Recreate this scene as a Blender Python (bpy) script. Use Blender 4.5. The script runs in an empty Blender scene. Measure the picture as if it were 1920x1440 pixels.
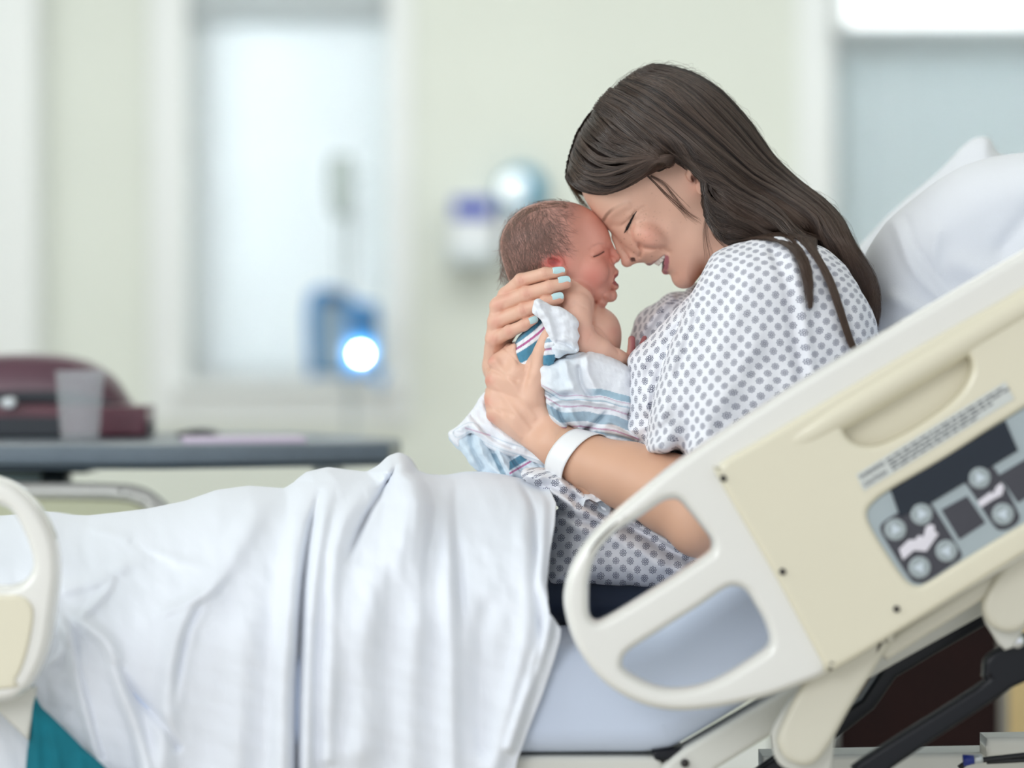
import bpy, math, random
import numpy as np

# ---------------------------------------------------------------- camera, world, lights, exposure
sc = bpy.context.scene
C = sc.collection
FPX = 5600.0            # focal length in pixels of a 1920 px wide picture
FOC = 3.10              # distance of the subject plane
S = FPX / FOC
HZ = 640.0              # picture row of the horizon (the lens is shifted a little)
CAMZ = 1.07 + 80 / S
cam_d = bpy.data.cameras.new('camera')
cam_d.sensor_width = 36.0
cam_d.lens = FPX * 36.0 / 1920.0
cam_d.clip_start = 0.05
cam_d.shift_y = -(720 - HZ) / 1920.0
cam_d.dof.use_dof = True
cam_d.dof.focus_distance = 3.015
cam_d.dof.aperture_fstop = 2.0
cam = bpy.data.objects.new('camera', cam_d)
cam.location = (0, 0, CAMZ)
cam.rotation_euler = (math.pi / 2, 0, 0)
C.objects.link(cam)
sc.camera = cam

world = bpy.data.worlds.new('room_daylight')
sc.world = world
world.use_nodes = True
wb = world.node_tree.nodes['Background']
wb.inputs[0].default_value = (0.94, 0.97, 1.0, 1)
wb.inputs[1].default_value = 0.74

def area(name, loc, target, sx, sy, power, col):
    l = bpy.data.lights.new(name, 'AREA')
    l.shape = 'RECTANGLE'; l.size = sx; l.size_y = sy; l.energy = power; l.color = col
    o = bpy.data.objects.new(name, l)
    o.location = loc
    d = np.array(target, float) - np.array(loc, float)
    import mathutils
    o.rotation_euler = mathutils.Vector(d).to_track_quat('-Z', 'Y').to_euler()
    C.objects.link(o)
    return o
area('side_window_daylight', (-2.6, 2.2, 2.3), (0.1, 3.1, 1.1), 1.8, 1.6, 40, (0.90, 0.96, 1.0))
area('front_fill_light', (-1.7, -0.6, 2.3), (0.15, 2.9, 1.0), 1.6, 1.3, 34, (0.97, 0.98, 1.0))  # unseen fill behind the camera, added for rail highlights and face shaping
area('ceiling_light', (0.6, 3.4, 2.62), (0.5, 3.3, 0.0), 2.2, 1.2, 3, (1.0, 0.985, 0.95))
area('rear_ceiling_light', (0.0, 6.0, 2.62), (0.0, 6.2, 0.0), 3.0, 1.2, 32, (0.97, 1.0, 0.98))
area('window_daylight', (-1.35*1.0, 8.3, 1.7), (-0.6, 7.0, 1.4), 1.4, 1.6, 100, (0.96, 0.99, 1.0))
area('right_window_daylight', (1.2, 8.3, 1.7), (1.1, 7.0, 1.5), 1.0, 1.6, 62, (1.0, 0.99, 0.97))

sc.view_settings.view_transform = 'Standard'
sc.view_settings.look = 'None'
sc.view_settings.exposure = 0.2
sc.view_settings.gamma = 1.0
sc.view_settings.use_curve_mapping = False
sc.cycles.max_bounces = 8
sc.cycles.diffuse_bounces = 4
sc.cycles.transparent_max_bounces = 12
sc.cycles.use_denoising = True

rng = np.random.default_rng(7)
random.seed(7)

# ---------------------------------------------------------------- materials
def lin(c):
    r = []
    for x in c:
        x = x / 255.0
        r.append(x / 12.92 if x <= 0.04045 else ((x + 0.055) / 1.055) ** 2.4)
    return tuple(r)

def mat(name, rgb, rough=0.5, spec=0.5, metal=0.0, sss=0.0, bump=0.0, bscale=200.0, var=0.0, vscale=8.0,
        attr=None, coat=0.0, trans=0.0, sheen=0.0, aniso=0.0):
    m = bpy.data.materials.new(name); m.use_nodes = True
    nt = m.node_tree; b = nt.nodes['Principled BSDF']
    c = lin(rgb) + (1,)
    b.inputs['Base Color'].default_value = c
    b.inputs['Roughness'].default_value = rough
    b.inputs['Specular IOR Level'].default_value = spec
    b.inputs['Metallic'].default_value = metal
    b.inputs['Coat Weight'].default_value = coat
    b.inputs['Transmission Weight'].default_value = trans
    b.inputs['Sheen Weight'].default_value = sheen
    b.inputs['Anisotropic'].default_value = aniso
    if sss:
        b.inputs['Subsurface Weight'].default_value = sss
        b.inputs['Subsurface Radius'].default_value = (0.012, 0.005, 0.003)
        b.inputs['Subsurface Scale'].default_value = 1.0
    tc = nt.nodes.new('ShaderNodeTexCoord')
    src = None
    if attr:
        a = nt.nodes.new('ShaderNodeAttribute'); a.attribute_name = attr
        src = a.outputs['Color']
    if var:
        n = nt.nodes.new('ShaderNodeTexNoise'); n.inputs['Scale'].default_value = vscale
        n.inputs['Detail'].default_value = 4
        nt.links.new(tc.outputs['Object'], n.inputs['Vector'])
        mr = nt.nodes.new('ShaderNodeMapRange')
        mr.inputs[1].default_value = 0.3; mr.inputs[2].default_value = 0.7
        mr.inputs[3].default_value = 1 - var; mr.inputs[4].default_value = 1 + var
        nt.links.new(n.outputs['Fac'], mr.inputs[0])
        mx = nt.nodes.new('ShaderNodeVectorMath'); mx.operation = 'SCALE'
        if src: nt.links.new(src, mx.inputs[0])
        else: mx.inputs[0].default_value = c[:3]
        nt.links.new(mr.outputs[0], mx.inputs[3])
        src = mx.outputs[0]
    if src: nt.links.new(src, b.inputs['Base Color'])
    if bump:
        n2 = nt.nodes.new('ShaderNodeTexNoise'); n2.inputs['Scale'].default_value = bscale
        n2.inputs['Detail'].default_value = 3
        nt.links.new(tc.outputs['Object'], n2.inputs['Vector'])
        bp = nt.nodes.new('ShaderNodeBump'); bp.inputs['Strength'].default_value = bump
        bp.inputs['Distance'].default_value = 0.001
        nt.links.new(n2.outputs['Fac'], bp.inputs['Height'])
        nt.links.new(bp.outputs[0], b.inputs['Normal'])
    return m

def emis(name, rgb, strength):
    m = bpy.data.materials.new(name); m.use_nodes = True
    b = m.node_tree.nodes['Principled BSDF']
    b.inputs['Base Color'].default_value = lin(rgb) + (1,)
    b.inputs['Emission Color'].default_value = lin(rgb) + (1,)
    b.inputs['Emission Strength'].default_value = strength
    return m

# ---------------------------------------------------------------- mesh helpers
def q(u, v, w=0.0):
    """a picture-plane position at depth offset w -> scaled subject coordinates (1 unit = 1/S metre)"""
    k = 1.0 + w / FPX
    return (960 + (u - 960) * k, HZ + (v - HZ) * k, w)
def toworld(P):
    P = np.asarray(P, float).reshape(-1, 3)
    return np.stack([(P[:, 0] - 960) / S, FOC + P[:, 2] / S, CAMZ - (P[:, 1] - HZ) / S], 1)
def pw(u, v, Y):
    return ((u - 960) * Y / FPX, Y, CAMZ - (v - HZ) * Y / FPX)

def setp(o, label=None, cat=None, group=None, kind=None):
    if label: o['label'] = label
    if cat: o['category'] = cat
    if group: o['group'] = group
    if kind: o['kind'] = kind
    return o

def link(name, me, m, parent=None, smooth=True):
    o = bpy.data.objects.new(name, me)
    if m is not None: me.materials.append(m)
    if smooth and len(me.polygons):
        me.polygons.foreach_set('use_smooth', np.ones(len(me.polygons), bool))
    C.objects.link(o)
    if parent is not None:
        o.parent = parent
        o.matrix_parent_inverse = parent.matrix_basis.inverted()
    return o

def mesh_np(name, V, F, m=None, parent=None, col=None, cuv=None, smooth=True):
    V = np.asarray(V, np.float32); F = np.asarray(F, np.int32)
    me = bpy.data.meshes.new(name)
    k = F.shape[1]
    me.vertices.add(len(V)); me.vertices.foreach_set('co', V.ravel())
    me.loops.add(F.size); me.loops.foreach_set('vertex_index', F.ravel())
    me.polygons.add(len(F))
    me.polygons.foreach_set('loop_start', np.arange(0, F.size, k, dtype=np.int32))
    me.polygons.foreach_set('loop_total', np.full(len(F), k, np.int32))
    me.update(calc_edges=True)
    if col is not None:
        a = me.attributes.new('Col', 'FLOAT_COLOR', 'POINT')
        c4 = np.ones((len(V), 4), np.float32); c4[:, :3] = col
        a.data.foreach_set('color', c4.ravel())
    if cuv is not None:
        a = me.attributes.new('cuv', 'FLOAT_VECTOR', 'POINT')
        c3 = np.zeros((len(V), 3), np.float32); c3[:, :cuv.shape[1]] = cuv
        a.data.foreach_set('vector', c3.ravel())
    return link(name, me, m, parent, smooth)

class MB:
    def __init__(s): s.v = []; s.f = []
    def add(s, v, f):
        n = len(s.v); s.v += [tuple(p) for p in v]; s.f += [tuple(i + n for i in q_) for q_ in f]
        return s
    def box(s, c, d, rz=0.0, ry=0.0):
        cx, cy, cz = c; dx, dy, dz = [x / 2 for x in d]
        vs = []
        for x in (-dx, dx):
            for y in (-dy, dy):
                for z in (-dz, dz):
                    X, Y, Z = x, y, z
                    X, Z = X * math.cos(ry) + Z * math.sin(ry), -X * math.sin(ry) + Z * math.cos(ry)
                    X, Y = X * math.cos(rz) - Y * math.sin(rz), X * math.sin(rz) + Y * math.cos(rz)
                    vs.append((cx + X, cy + Y, cz + Z))
        return s.add(vs, [(0, 1, 3, 2), (4, 6, 7, 5), (0, 4, 5, 1), (2, 3, 7, 6), (0, 2, 6, 4), (1, 5, 7, 3)])
    def tube(s, pts, r, n=12, cap=True):
        pts = [np.array(p, float) for p in pts]
        rr = r if hasattr(r, '__len__') else [r] * len(pts)
        vs = []; up = None
        for i, p in enumerate(pts):
            t = pts[min(i + 1, len(pts) - 1)] - pts[max(i - 1, 0)]
            t /= np.linalg.norm(t) + 1e-12
            if up is None:
                up = np.array([0, 0, 1.0]) if abs(t[2]) < 0.9 else np.array([1.0, 0, 0])
            a = np.cross(t, up); a /= np.linalg.norm(a) + 1e-12
            b = np.cross(a, t); up = b
            for k in range(n):
                an = 2 * math.pi * k / n
                vs.append(p + rr[i] * (math.cos(an) * a + math.sin(an) * b))
        fs = [(i * n + k, i * n + (k + 1) % n, (i + 1) * n + (k + 1) % n, (i + 1) * n + k) for i in range(len(pts) - 1) for k in range(n)]
        if cap:
            fs.append(tuple(range(n))[::-1]); fs.append(tuple((len(pts) - 1) * n + k for k in range(n)))
        return s.add(vs, fs)
    def lathe(s, prof, c, n=40):
        vs = []
        for (r, z) in prof:
            for k in range(n):
                a = 2 * math.pi * k / n
                vs.append((c[0] + r * math.cos(a), c[1] + r * math.sin(a), c[2] + z))
        fs = [(i * n + k, i * n + (k + 1) % n, (i + 1) * n + (k + 1) % n, (i + 1) * n + k) for i in range(len(prof) - 1) for k in range(n)]
        return s.add(vs, fs)
    def build(s, name, m, parent=None, smooth=False, bevel=0.0, seg=3):
        me = bpy.data.meshes.new(name)
        me.from_pydata([tuple(map(float, p)) for p in s.v], [], s.f); me.update()
        o = link(name, me, m, parent, smooth)
        if bevel:
            md = o.modifiers.new('bevel', 'BEVEL'); md.width = bevel; md.segments = seg; md.limit_method = 'ANGLE'
            me.polygons.foreach_set('use_smooth', np.ones(len(me.polygons), bool))
        return o

def catmull(P, n=8, closed=True):
    P = np.asarray(P, float)
    if closed: Q = np.vstack([P[-1], P, P[0], P[1]])
    else: Q = np.vstack([2 * P[0] - P[1], P, 2 * P[-1] - P[-2]])
    out = []
    N = len(P) if closed else len(P) - 1
    t = np.linspace(0, 1, n, endpoint=False)[:, None]
    for i in range(N):
        p0, p1, p2, p3 = Q[i], Q[i + 1], Q[i + 2], Q[i + 3]
        out.append(0.5 * ((2 * p1) + (-p0 + p2) * t + (2 * p0 - 5 * p1 + 4 * p2 - p3) * t ** 2 + (-p0 + 3 * p1 - 3 * p2 + p3) * t ** 3))
    if not closed: out.append(P[-1:])
    return np.vstack(out)

def fill2d(loops):
    """constrained triangulation of an outline with holes; returns triangles over the stacked loop vertices"""
    from mathutils.geometry import delaunay_2d_cdt
    import mathutils
    P = np.vstack(loops); E = []; o = 0
    for L in loops:
        n = len(L); E += [(o + i, o + (i + 1) % n) for i in range(n)]; o += n
    res = delaunay_2d_cdt([mathutils.Vector((float(a), float(b))) for a, b in P], E, [], 0, 1e-7)
    vs = np.array([tuple(v) for v in res[0]]); tr = np.array([f for f in res[2] if len(f) == 3])
    orig = [o_[0] if len(o_) else -1 for o_ in res[3]]
    c = vs[tr].mean(1)
    ins = np.zeros(len(c), bool)
    for L in loops: ins ^= poly_in(L, c[:, 0], c[:, 1])
    tr = tr[ins]
    om = np.array(orig); t = om[tr]; ok = (t >= 0).all(1)
    t = t[ok]; v0, v1, v2 = P[t[:, 0]], P[t[:, 1]], P[t[:, 2]]
    area_ = (v1[:, 0] - v0[:, 0]) * (v2[:, 1] - v0[:, 1]) - (v1[:, 1] - v0[:, 1]) * (v2[:, 0] - v0[:, 0])
    t[area_ < 0] = t[area_ < 0][:, ::-1]
    return [tuple(x) for x in t if len(set(x)) == 3]

def slab(name, loops, y0, y1, bev, m, parent, seg=4, inset=None):
    """loops of (x,z); first is the outline, the rest holes; rounded rims"""
    prof = [(y0 + bev * (1 - math.sin(math.pi / 2 * (1 - k / seg))), bev * (1 - math.cos(math.pi / 2 * (1 - k / seg)))) for k in range(seg + 1)]
    prof = prof + [(y0 + y1 - y, i) for y, i in prof[::-1]]
    if inset: prof = [(y, i * inset / bev) for y, i in prof]
    V = []; F = []; ringstart = []
    fixed = []
    for li, L in enumerate(loops):
        L = np.asarray(L, float)
        keep = np.linalg.norm(L - np.roll(L, 1, 0), axis=1) > 1e-6; L = L[keep]
        ar = 0.5 * np.sum(L[:, 0] * np.roll(L[:, 1], -1) - np.roll(L[:, 0], -1) * L[:, 1])
        if (ar < 0) == (li == 0): L = L[::-1]
        e = np.roll(L, -1, 0) - L; e /= np.linalg.norm(e, axis=1)[:, None] + 1e-12
        n1 = np.stack([-e[:, 1], e[:, 0]], 1); n0 = np.roll(n1, 1, 0)
        nn = n0 + n1; nn /= np.linalg.norm(nn, axis=1)[:, None] + 1e-12
        nn = nn / np.clip(np.sum(nn * n1, 1), 0.6, 1)[:, None]
        fixed.append((L, nn))
    for L, nn in fixed:
        N = len(L); st = len(V); ringstart.append(st)
        for y, ins in prof:
            p = L + nn * ins
            V += [(a[0], y, a[1]) for a in p]
        for i in range(len(prof) - 1):
            for k in range(N):
                F.append((st + i * N + k, st + (i + 1) * N + k, st + (i + 1) * N + (k + 1) % N, st + i * N + (k + 1) % N)[::-1])
    caps = fill2d([L + nn * prof[0][1] for L, nn in fixed])
    off = []
    for (L, _), st in zip(fixed, ringstart): off += [(st + k, st + (len(prof) - 1) * len(L) + k) for k in range(len(L))]
    F += [tuple(off[i][0] for i in t) for t in caps] + [tuple(off[i][1] for i in t[::-1]) for t in caps]
    o = MB().add(V, F).build(name, m, parent, True)
    import bmesh
    bm = bmesh.new(); bm.from_mesh(o.data); bmesh.ops.remove_doubles(bm, verts=bm.verts, dist=1e-6)
    bmesh.ops.recalc_face_normals(bm, faces=bm.faces); bm.to_mesh(o.data); bm.free()
    md = o.modifiers.new('n', 'WEIGHTED_NORMAL'); md.keep_sharp = False
    return o

def plate(name, outline, Y, thick, bev, m, parent=None, holes=(), smooth=6, seg=4, inset=None):
    """a slab with rounded edges cut to an outline (traced at depth Y, front face at Y, body going back)"""
    loops = []
    for P in [outline] + list(holes):
        pts = catmull(P, smooth) if smooth else np.asarray(P, float)
        loops.append(np.array([(pw(u, v, Y)[0], pw(u, v, Y)[2]) for u, v in pts]))
    return slab(name, loops, Y, Y + thick, min(bev, thick / 2), m, parent, seg if bev > 0.001 else 1, inset)

# ---------------------------------------------------------------- implicit modelling
class G:
    def __init__(s, lo, hi, h):
        s.lo = np.array(lo, float); s.h = float(h)
        s.n = np.ceil((np.array(hi) - s.lo) / h).astype(int) + 1
        ax = [s.lo[i] + h * np.arange(s.n[i]) for i in range(3)]
        s.u = ax[0][:, None, None].astype(np.float32); s.v = ax[1][None, :, None].astype(np.float32); s.w = ax[2][None, None, :].astype(np.float32)
        s.U2, s.V2 = np.meshgrid(ax[0], ax[1], indexing='ij')
    def caps(s, a, b, ra, rb):
        a = np.array(a, np.float32); b = np.array(b, np.float32); d = b - a; L = float(d @ d) + 1e-9
        t = ((s.u - a[0]) * d[0] + (s.v - a[1]) * d[1] + (s.w - a[2]) * d[2]) / L
        t = np.clip(t, 0, 1)
        return np.sqrt((s.u - a[0] - t * d[0]) ** 2 + (s.v - a[1] - t * d[1]) ** 2 + (s.w - a[2] - t * d[2]) ** 2) - (ra + (rb - ra) * t)
    def chain(s, pts, rs, k=4.0):
        F = None
        for i in range(len(pts) - 1):
            f = s.caps(pts[i], pts[i + 1], rs[i], rs[i + 1])
            F = f if F is None else smin(F, f, k)
        return F
    def ell(s, c, r, ang=0.0):
        """ellipsoid, r=(along,across,depth), ang rotates in the side plane"""
        ca, sa = math.cos(ang), math.sin(ang)
        x = (s.u - c[0]) * ca + (s.v - c[1]) * sa; y = -(s.u - c[0]) * sa + (s.v - c[1]) * ca; z = s.w - c[2]
        k0 = np.sqrt((x / r[0]) ** 2 + (y / r[1]) ** 2 + (z / r[2]) ** 2) + 1e-6
        k1 = np.sqrt((x / r[0] ** 2) ** 2 + (y / r[1] ** 2) ** 2 + (z / r[2] ** 2) ** 2) + 1e-9
        return (k0 * (k0 - 1) / k1).astype(np.float32)
    def inflate(s, poly, D, R, wc=0.0, sub=8, smooth=True, p=2.0):
        d = poly_sd(catmull(poly, sub) if smooth else np.asarray(poly, float), s.U2, s.V2)
        D = np.broadcast_to(np.asarray(D, float), d.shape); R = np.broadcast_to(np.asarray(R, float), d.shape)
        e = np.clip(1 - d / R, 0, None).astype(np.float32)[:, :, None]
        D3 = D.astype(np.float32)[:, :, None]
        wcc = np.broadcast_to(np.asarray(wc, float), d.shape).astype(np.float32)[:, :, None]
        k = np.sqrt(((s.w - wcc) / D3) ** 2 + e ** 2)
        return (k - 1) * np.minimum(D, R).astype(np.float32)[:, :, None]
    def near(s, F):
        """depth of the surface facing the camera for each (u,v); nan where empty"""
        ins = F < 0
        anyi = ins.any(2); k = np.argmax(ins, 2); k0 = np.maximum(k - 1, 0)
        I, J = np.indices(k.shape)
        f1 = F[I, J, k]; f0 = F[I, J, k0]
        t = np.where(k > 0, f0 / (f0 - f1 + 1e-9), 0)
        w = s.lo[2] + s.h * (k0 + t)
        return np.where(anyi, w, np.nan)
    def samp(s, M, u, v):
        x = np.clip((np.asarray(u) - s.lo[0]) / s.h, 0, s.n[0] - 1.001); y = np.clip((np.asarray(v) - s.lo[1]) / s.h, 0, s.n[1] - 1.001)
        i = x.astype(int); j = y.astype(int); a = x - i; b = y - j
        return M[i, j] * (1 - a) * (1 - b) + M[i + 1, j] * a * (1 - b) + M[i, j + 1] * (1 - a) * b + M[i + 1, j + 1] * a * b

def smin(a, b, k):
    h = np.clip(0.5 + 0.5 * (b - a) / k, 0, 1)
    return b + (a - b) * h - k * h * (1 - h)
def smax(a, b, k): return -smin(-a, -b, k)

def poly_dist(P, U, V, closed=False):
    P = np.asarray(P, float); Q = np.roll(P, -1, 0) if closed else P[1:]
    A = P if closed else P[:-1]
    best = np.full(U.shape, 1e9)
    for a, b in zip(A, Q):
        d = b - a; L = d @ d + 1e-9
        t = np.clip(((U - a[0]) * d[0] + (V - a[1]) * d[1]) / L, 0, 1)
        best = np.minimum(best, (U - a[0] - t * d[0]) ** 2 + (V - a[1] - t * d[1]) ** 2)
    return np.sqrt(best)
def poly_in(P, U, V):
    P = np.asarray(P, float); Q = np.roll(P, -1, 0)
    ins = np.zeros(U.shape, bool)
    for a, b in zip(P, Q):
        if a[1] == b[1]: continue
        c = (a[1] > V) != (b[1] > V)
        ins ^= c & (U < (b[0] - a[0]) * (V - a[1]) / (b[1] - a[1]) + a[0])
    return ins
def poly_sd(P, U, V):
    d = poly_dist(P, U, V, True)
    return np.where(poly_in(P, U, V), d, -d)
def shep(pts, U, V, p=3.0, soft=12.0):
    """smooth interpolation of scattered values (u,v,a,b,...)"""
    pts = np.asarray(pts, float); W = 0; out = [0] * (pts.shape[1] - 2)
    for r in pts:
        w = 1.0 / ((U - r[0]) ** 2 + (V - r[1]) ** 2 + soft ** 2) ** (p / 2 + 0.5)
        W = W + w
        for i in range(len(out)): out[i] = out[i] + w * r[2 + i]
    return [o / W for o in out]
def blur2(M, r, it=2):
    M = np.asarray(M, float)
    k = np.ones(2 * r + 1) / (2 * r + 1)
    for _ in range(it):
        for ax in (0, 1):
            P = np.pad(M, [(r, r) if a == ax else (0, 0) for a in (0, 1)], mode='edge')
            cs = np.cumsum(np.insert(P, 0, 0, axis=ax), axis=ax)
            n = M.shape[ax]
            M = (np.take(cs, range(2 * r + 1, 2 * r + 1 + n), ax) - np.take(cs, range(0, n), ax)) / (2 * r + 1)
    return M
def ridges(U, V, L):
    """sum of soft ridge / crease profiles; L = [(polyline, width, amplitude)]"""
    out = np.zeros(U.shape)
    for P, s_, a in L:
        P = catmull(P, 5, False)
        d = poly_dist(P, U, V)
        out += a * np.exp(-(d / s_) ** 2)
    return out

def surfnet(F, g):
    F = np.asarray(F, np.float32)
    neg = F < 0
    c = neg[:-1, :-1, :-1]
    cnt = np.zeros(c.shape, np.int8)
    for i in (0, 1):
        for j in (0, 1):
            for k in (0, 1):
                cnt += neg[i:F.shape[0] - 1 + i, j:F.shape[1] - 1 + j, k:F.shape[2] - 1 + k]
    act = (cnt > 0) & (cnt < 8)
    idx = np.argwhere(act)
    vid = np.full(act.shape, -1, np.int32); vid[act] = np.arange(len(idx))
    acc = np.zeros((len(idx), 3)); num = np.zeros(len(idx))
    I, J, K = idx.T
    corners = [(i, j, k) for i in (0, 1) for j in (0, 1) for k in (0, 1)]
    vals = {c_: F[I + c_[0], J + c_[1], K + c_[2]] for c_ in corners}
    for a in corners:
        for ax in range(3):
            if a[ax]: continue
            b = list(a); b[ax] = 1; b = tuple(b)
            fa, fb = vals[a], vals[b]
            m = (fa < 0) != (fb < 0)
            t = np.where(m, fa / (fa - fb + 1e-12), 0)
            p = np.zeros((len(idx), 3)); p[:] = a; p[:, ax] = t
            acc += p * m[:, None]; num += m
    V = g.lo + g.h * (idx + acc / np.maximum(num, 1)[:, None])
    faces = []
    for ax in range(3):
        o1, o2 = [(1, 2), (2, 0), (0, 1)][ax]
        sl0 = [slice(None)] * 3; sl1 = [slice(None)] * 3
        sl0[ax] = slice(0, -1); sl1[ax] = slice(1, None)
        for o in (o1, o2): sl0[o] = slice(1, -1); sl1[o] = slice(1, -1)
        A = neg[tuple(sl0)]; B = neg[tuple(sl1)]
        for flip, M in ((False, A & ~B), (True, ~A & B)):
            e = np.argwhere(M)
            if not len(e): continue
            e[:, o1] += 1; e[:, o2] += 1
            def cid(d1, d2):
                x = e.copy(); x[:, o1] -= d1; x[:, o2] -= d2
                return vid[x[:, 0], x[:, 1], x[:, 2]]
            qd = np.stack([cid(1, 1), cid(0, 1), cid(0, 0), cid(1, 0)], 1)
            if flip: qd = qd[:, ::-1]
            faces.append(qd)
    Fc = np.vstack(faces); Fc = Fc[(Fc >= 0).all(1)]
    return V, Fc

def relax(V, F, it=2, lam=0.5):
    E = np.vstack([F[:, [0, 1]], F[:, [1, 2]], F[:, [2, 3]], F[:, [3, 0]]])
    n = len(V); cnt = np.bincount(E[:, 0], minlength=n) + np.bincount(E[:, 1], minlength=n)
    for _ in range(it):
        A = np.zeros_like(V)
        for k in range(3):
            A[:, k] = np.bincount(E[:, 0], V[E[:, 1], k], n) + np.bincount(E[:, 1], V[E[:, 0], k], n)
        V = V + lam * (A / np.maximum(cnt, 1)[:, None] - V)
    return V

def vnoise(P, scale, seed=0):
    """cheap smooth pseudo-noise in [-1,1]"""
    r = np.random.default_rng(seed); out = 0
    P = np.asarray(P, float)
    for i in range(6):
        k = r.normal(size=3); k /= np.linalg.norm(k); f = (0.6 + r.random() * 1.2) / scale
        out = out + np.sin(P @ k * f * 2 * math.pi + r.random() * 6.28)
    return out / 3.5
def vn2(U, V, scale, seed=0):
    r = np.random.default_rng(seed); out = 0
    for i in range(6):
        a = r.random() * 6.28; f = (0.6 + r.random() * 1.2) / scale
        out = out + np.sin((U * math.cos(a) + V * math.sin(a)) * f * 2 * math.pi + r.random() * 6.28)
    return out / 3.5
def mixc(c, t, m):
    m = np.clip(m, 0, 1)[:, None]
    return c * (1 - m) + np.array(t) * m

# ================================================================ THE ROOM
WY = 7.6                       # window wall
def wx(u, Y=WY): return (u - 960) * Y / FPX
def wz(v, Y=WY): return CAMZ - (v - HZ) * Y / FPX
m_wall = mat('wall_paint', (230, 234, 226), 0.85, var=0.02, vscale=2.0, bump=0.15, bscale=300)
m_trim = mat('white_trim_paint', (243, 246, 247), 0.6)
m_floor = mat('vinyl_floor', (196, 190, 178), 0.45, var=0.05, vscale=30)
m_ceil = mat('ceiling_tile', (238, 240, 238), 0.9)

def wall_with_holes(name, x0, x1, z0, z1, y, th, holes, m):
    """wall slab parallel to the picture, with rectangular openings (x0,x1,z0,z1)"""
    xs = sorted({x0, x1} | {h[0] for h in holes} | {h[1] for h in holes})
    mb = MB()
    for a, b in zip(xs[:-1], xs[1:]):
        cuts = [(h[2], h[3]) for h in holes if h[0] <= a + 1e-6 and h[1] >= b - 1e-6]
        z = z0
        for c0, c1 in sorted(cuts):
            if c0 > z: mb.box(((a + b) / 2, y + th / 2, (z + c0) / 2), (b - a, th, c0 - z))
            z = c1
        if z < z1: mb.box(((a + b) / 2, y + th / 2, (z + z1) / 2), (b - a, th, z1 - z))
    return setp(mb.build(name, m), kind='structure')

RX0, RX1, RZ1, RY0 = -3.0, 3.0, 2.7, 1.0
W1 = (wx(352), wx(728), wz(716), 2.35)
W2 = (wx(1562), wx(2180), wz(640), 2.0)
wall_with_holes('wall_back', RX0, RX1, 0, RZ1, WY, 0.18, [W1, W2], m_wall)
setp(MB().box(((RX0 + RX1) / 2, (RY0 + WY) / 2, -0.03), (RX1 - RX0, WY - RY0, 0.06)).build('floor', m_floor), kind='structure')
setp(MB().box(((RX0 + RX1) / 2, (RY0 + WY) / 2, RZ1 + 0.03), (RX1 - RX0, WY - RY0, 0.06)).build('ceiling', m_ceil), kind='structure')
setp(MB().box((RX0 - 0.05, (RY0 + WY) / 2, RZ1 / 2), (0.1, WY - RY0, RZ1)).build('wall_left', m_wall), kind='structure')
setp(MB().box((RX1 + 0.05, (RY0 + WY) / 2, RZ1 / 2), (0.1, WY - RY0, RZ1)).build('wall_right', m_wall), kind='structure')
setp(MB().box(((RX0 + RX1) / 2, WY - 0.01, 0.05), (RX1 - RX0, 0.02, 0.1)).build('baseboard_back', m_trim), kind='structure')

# white reveal at the far left edge of the picture: a pale column of trim beside the wall
setp(MB().box((wx(-45, 7.5), 7.5, RZ1 / 2), (0.32, 0.18, RZ1)).build('trim_1', m_trim, bevel=0.01), kind='structure')

m_slat = bpy.data.materials.new('blind_slat'); m_slat.use_nodes = True
def slatmat(name, rgb, tr):
    m = bpy.data.materials.new(name); m.use_nodes = True
    nt = m.node_tree; b = nt.nodes['Principled BSDF']; b.inputs['Base Color'].default_value = lin(rgb) + (1,)
    b.inputs['Roughness'].default_value = 0.5
    t = nt.nodes.new('ShaderNodeBsdfTranslucent'); t.inputs[0].default_value = lin(rgb) + (1,)
    x = nt.nodes.new('ShaderNodeMixShader'); x.inputs[0].default_value = tr
    nt.links.new(b.outputs[0], x.inputs[1]); nt.links.new(t.outputs[0], x.inputs[2])
    nt.links.new(x.outputs[0], nt.nodes['Material Output'].inputs[0])
    return m
m_slat1 = slatmat('bright_blind_slat', (239, 241, 242), 0.5)
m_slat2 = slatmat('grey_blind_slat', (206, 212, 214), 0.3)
m_glass = mat('window_glass', (235, 245, 248), 0.02, trans=1.0)

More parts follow.
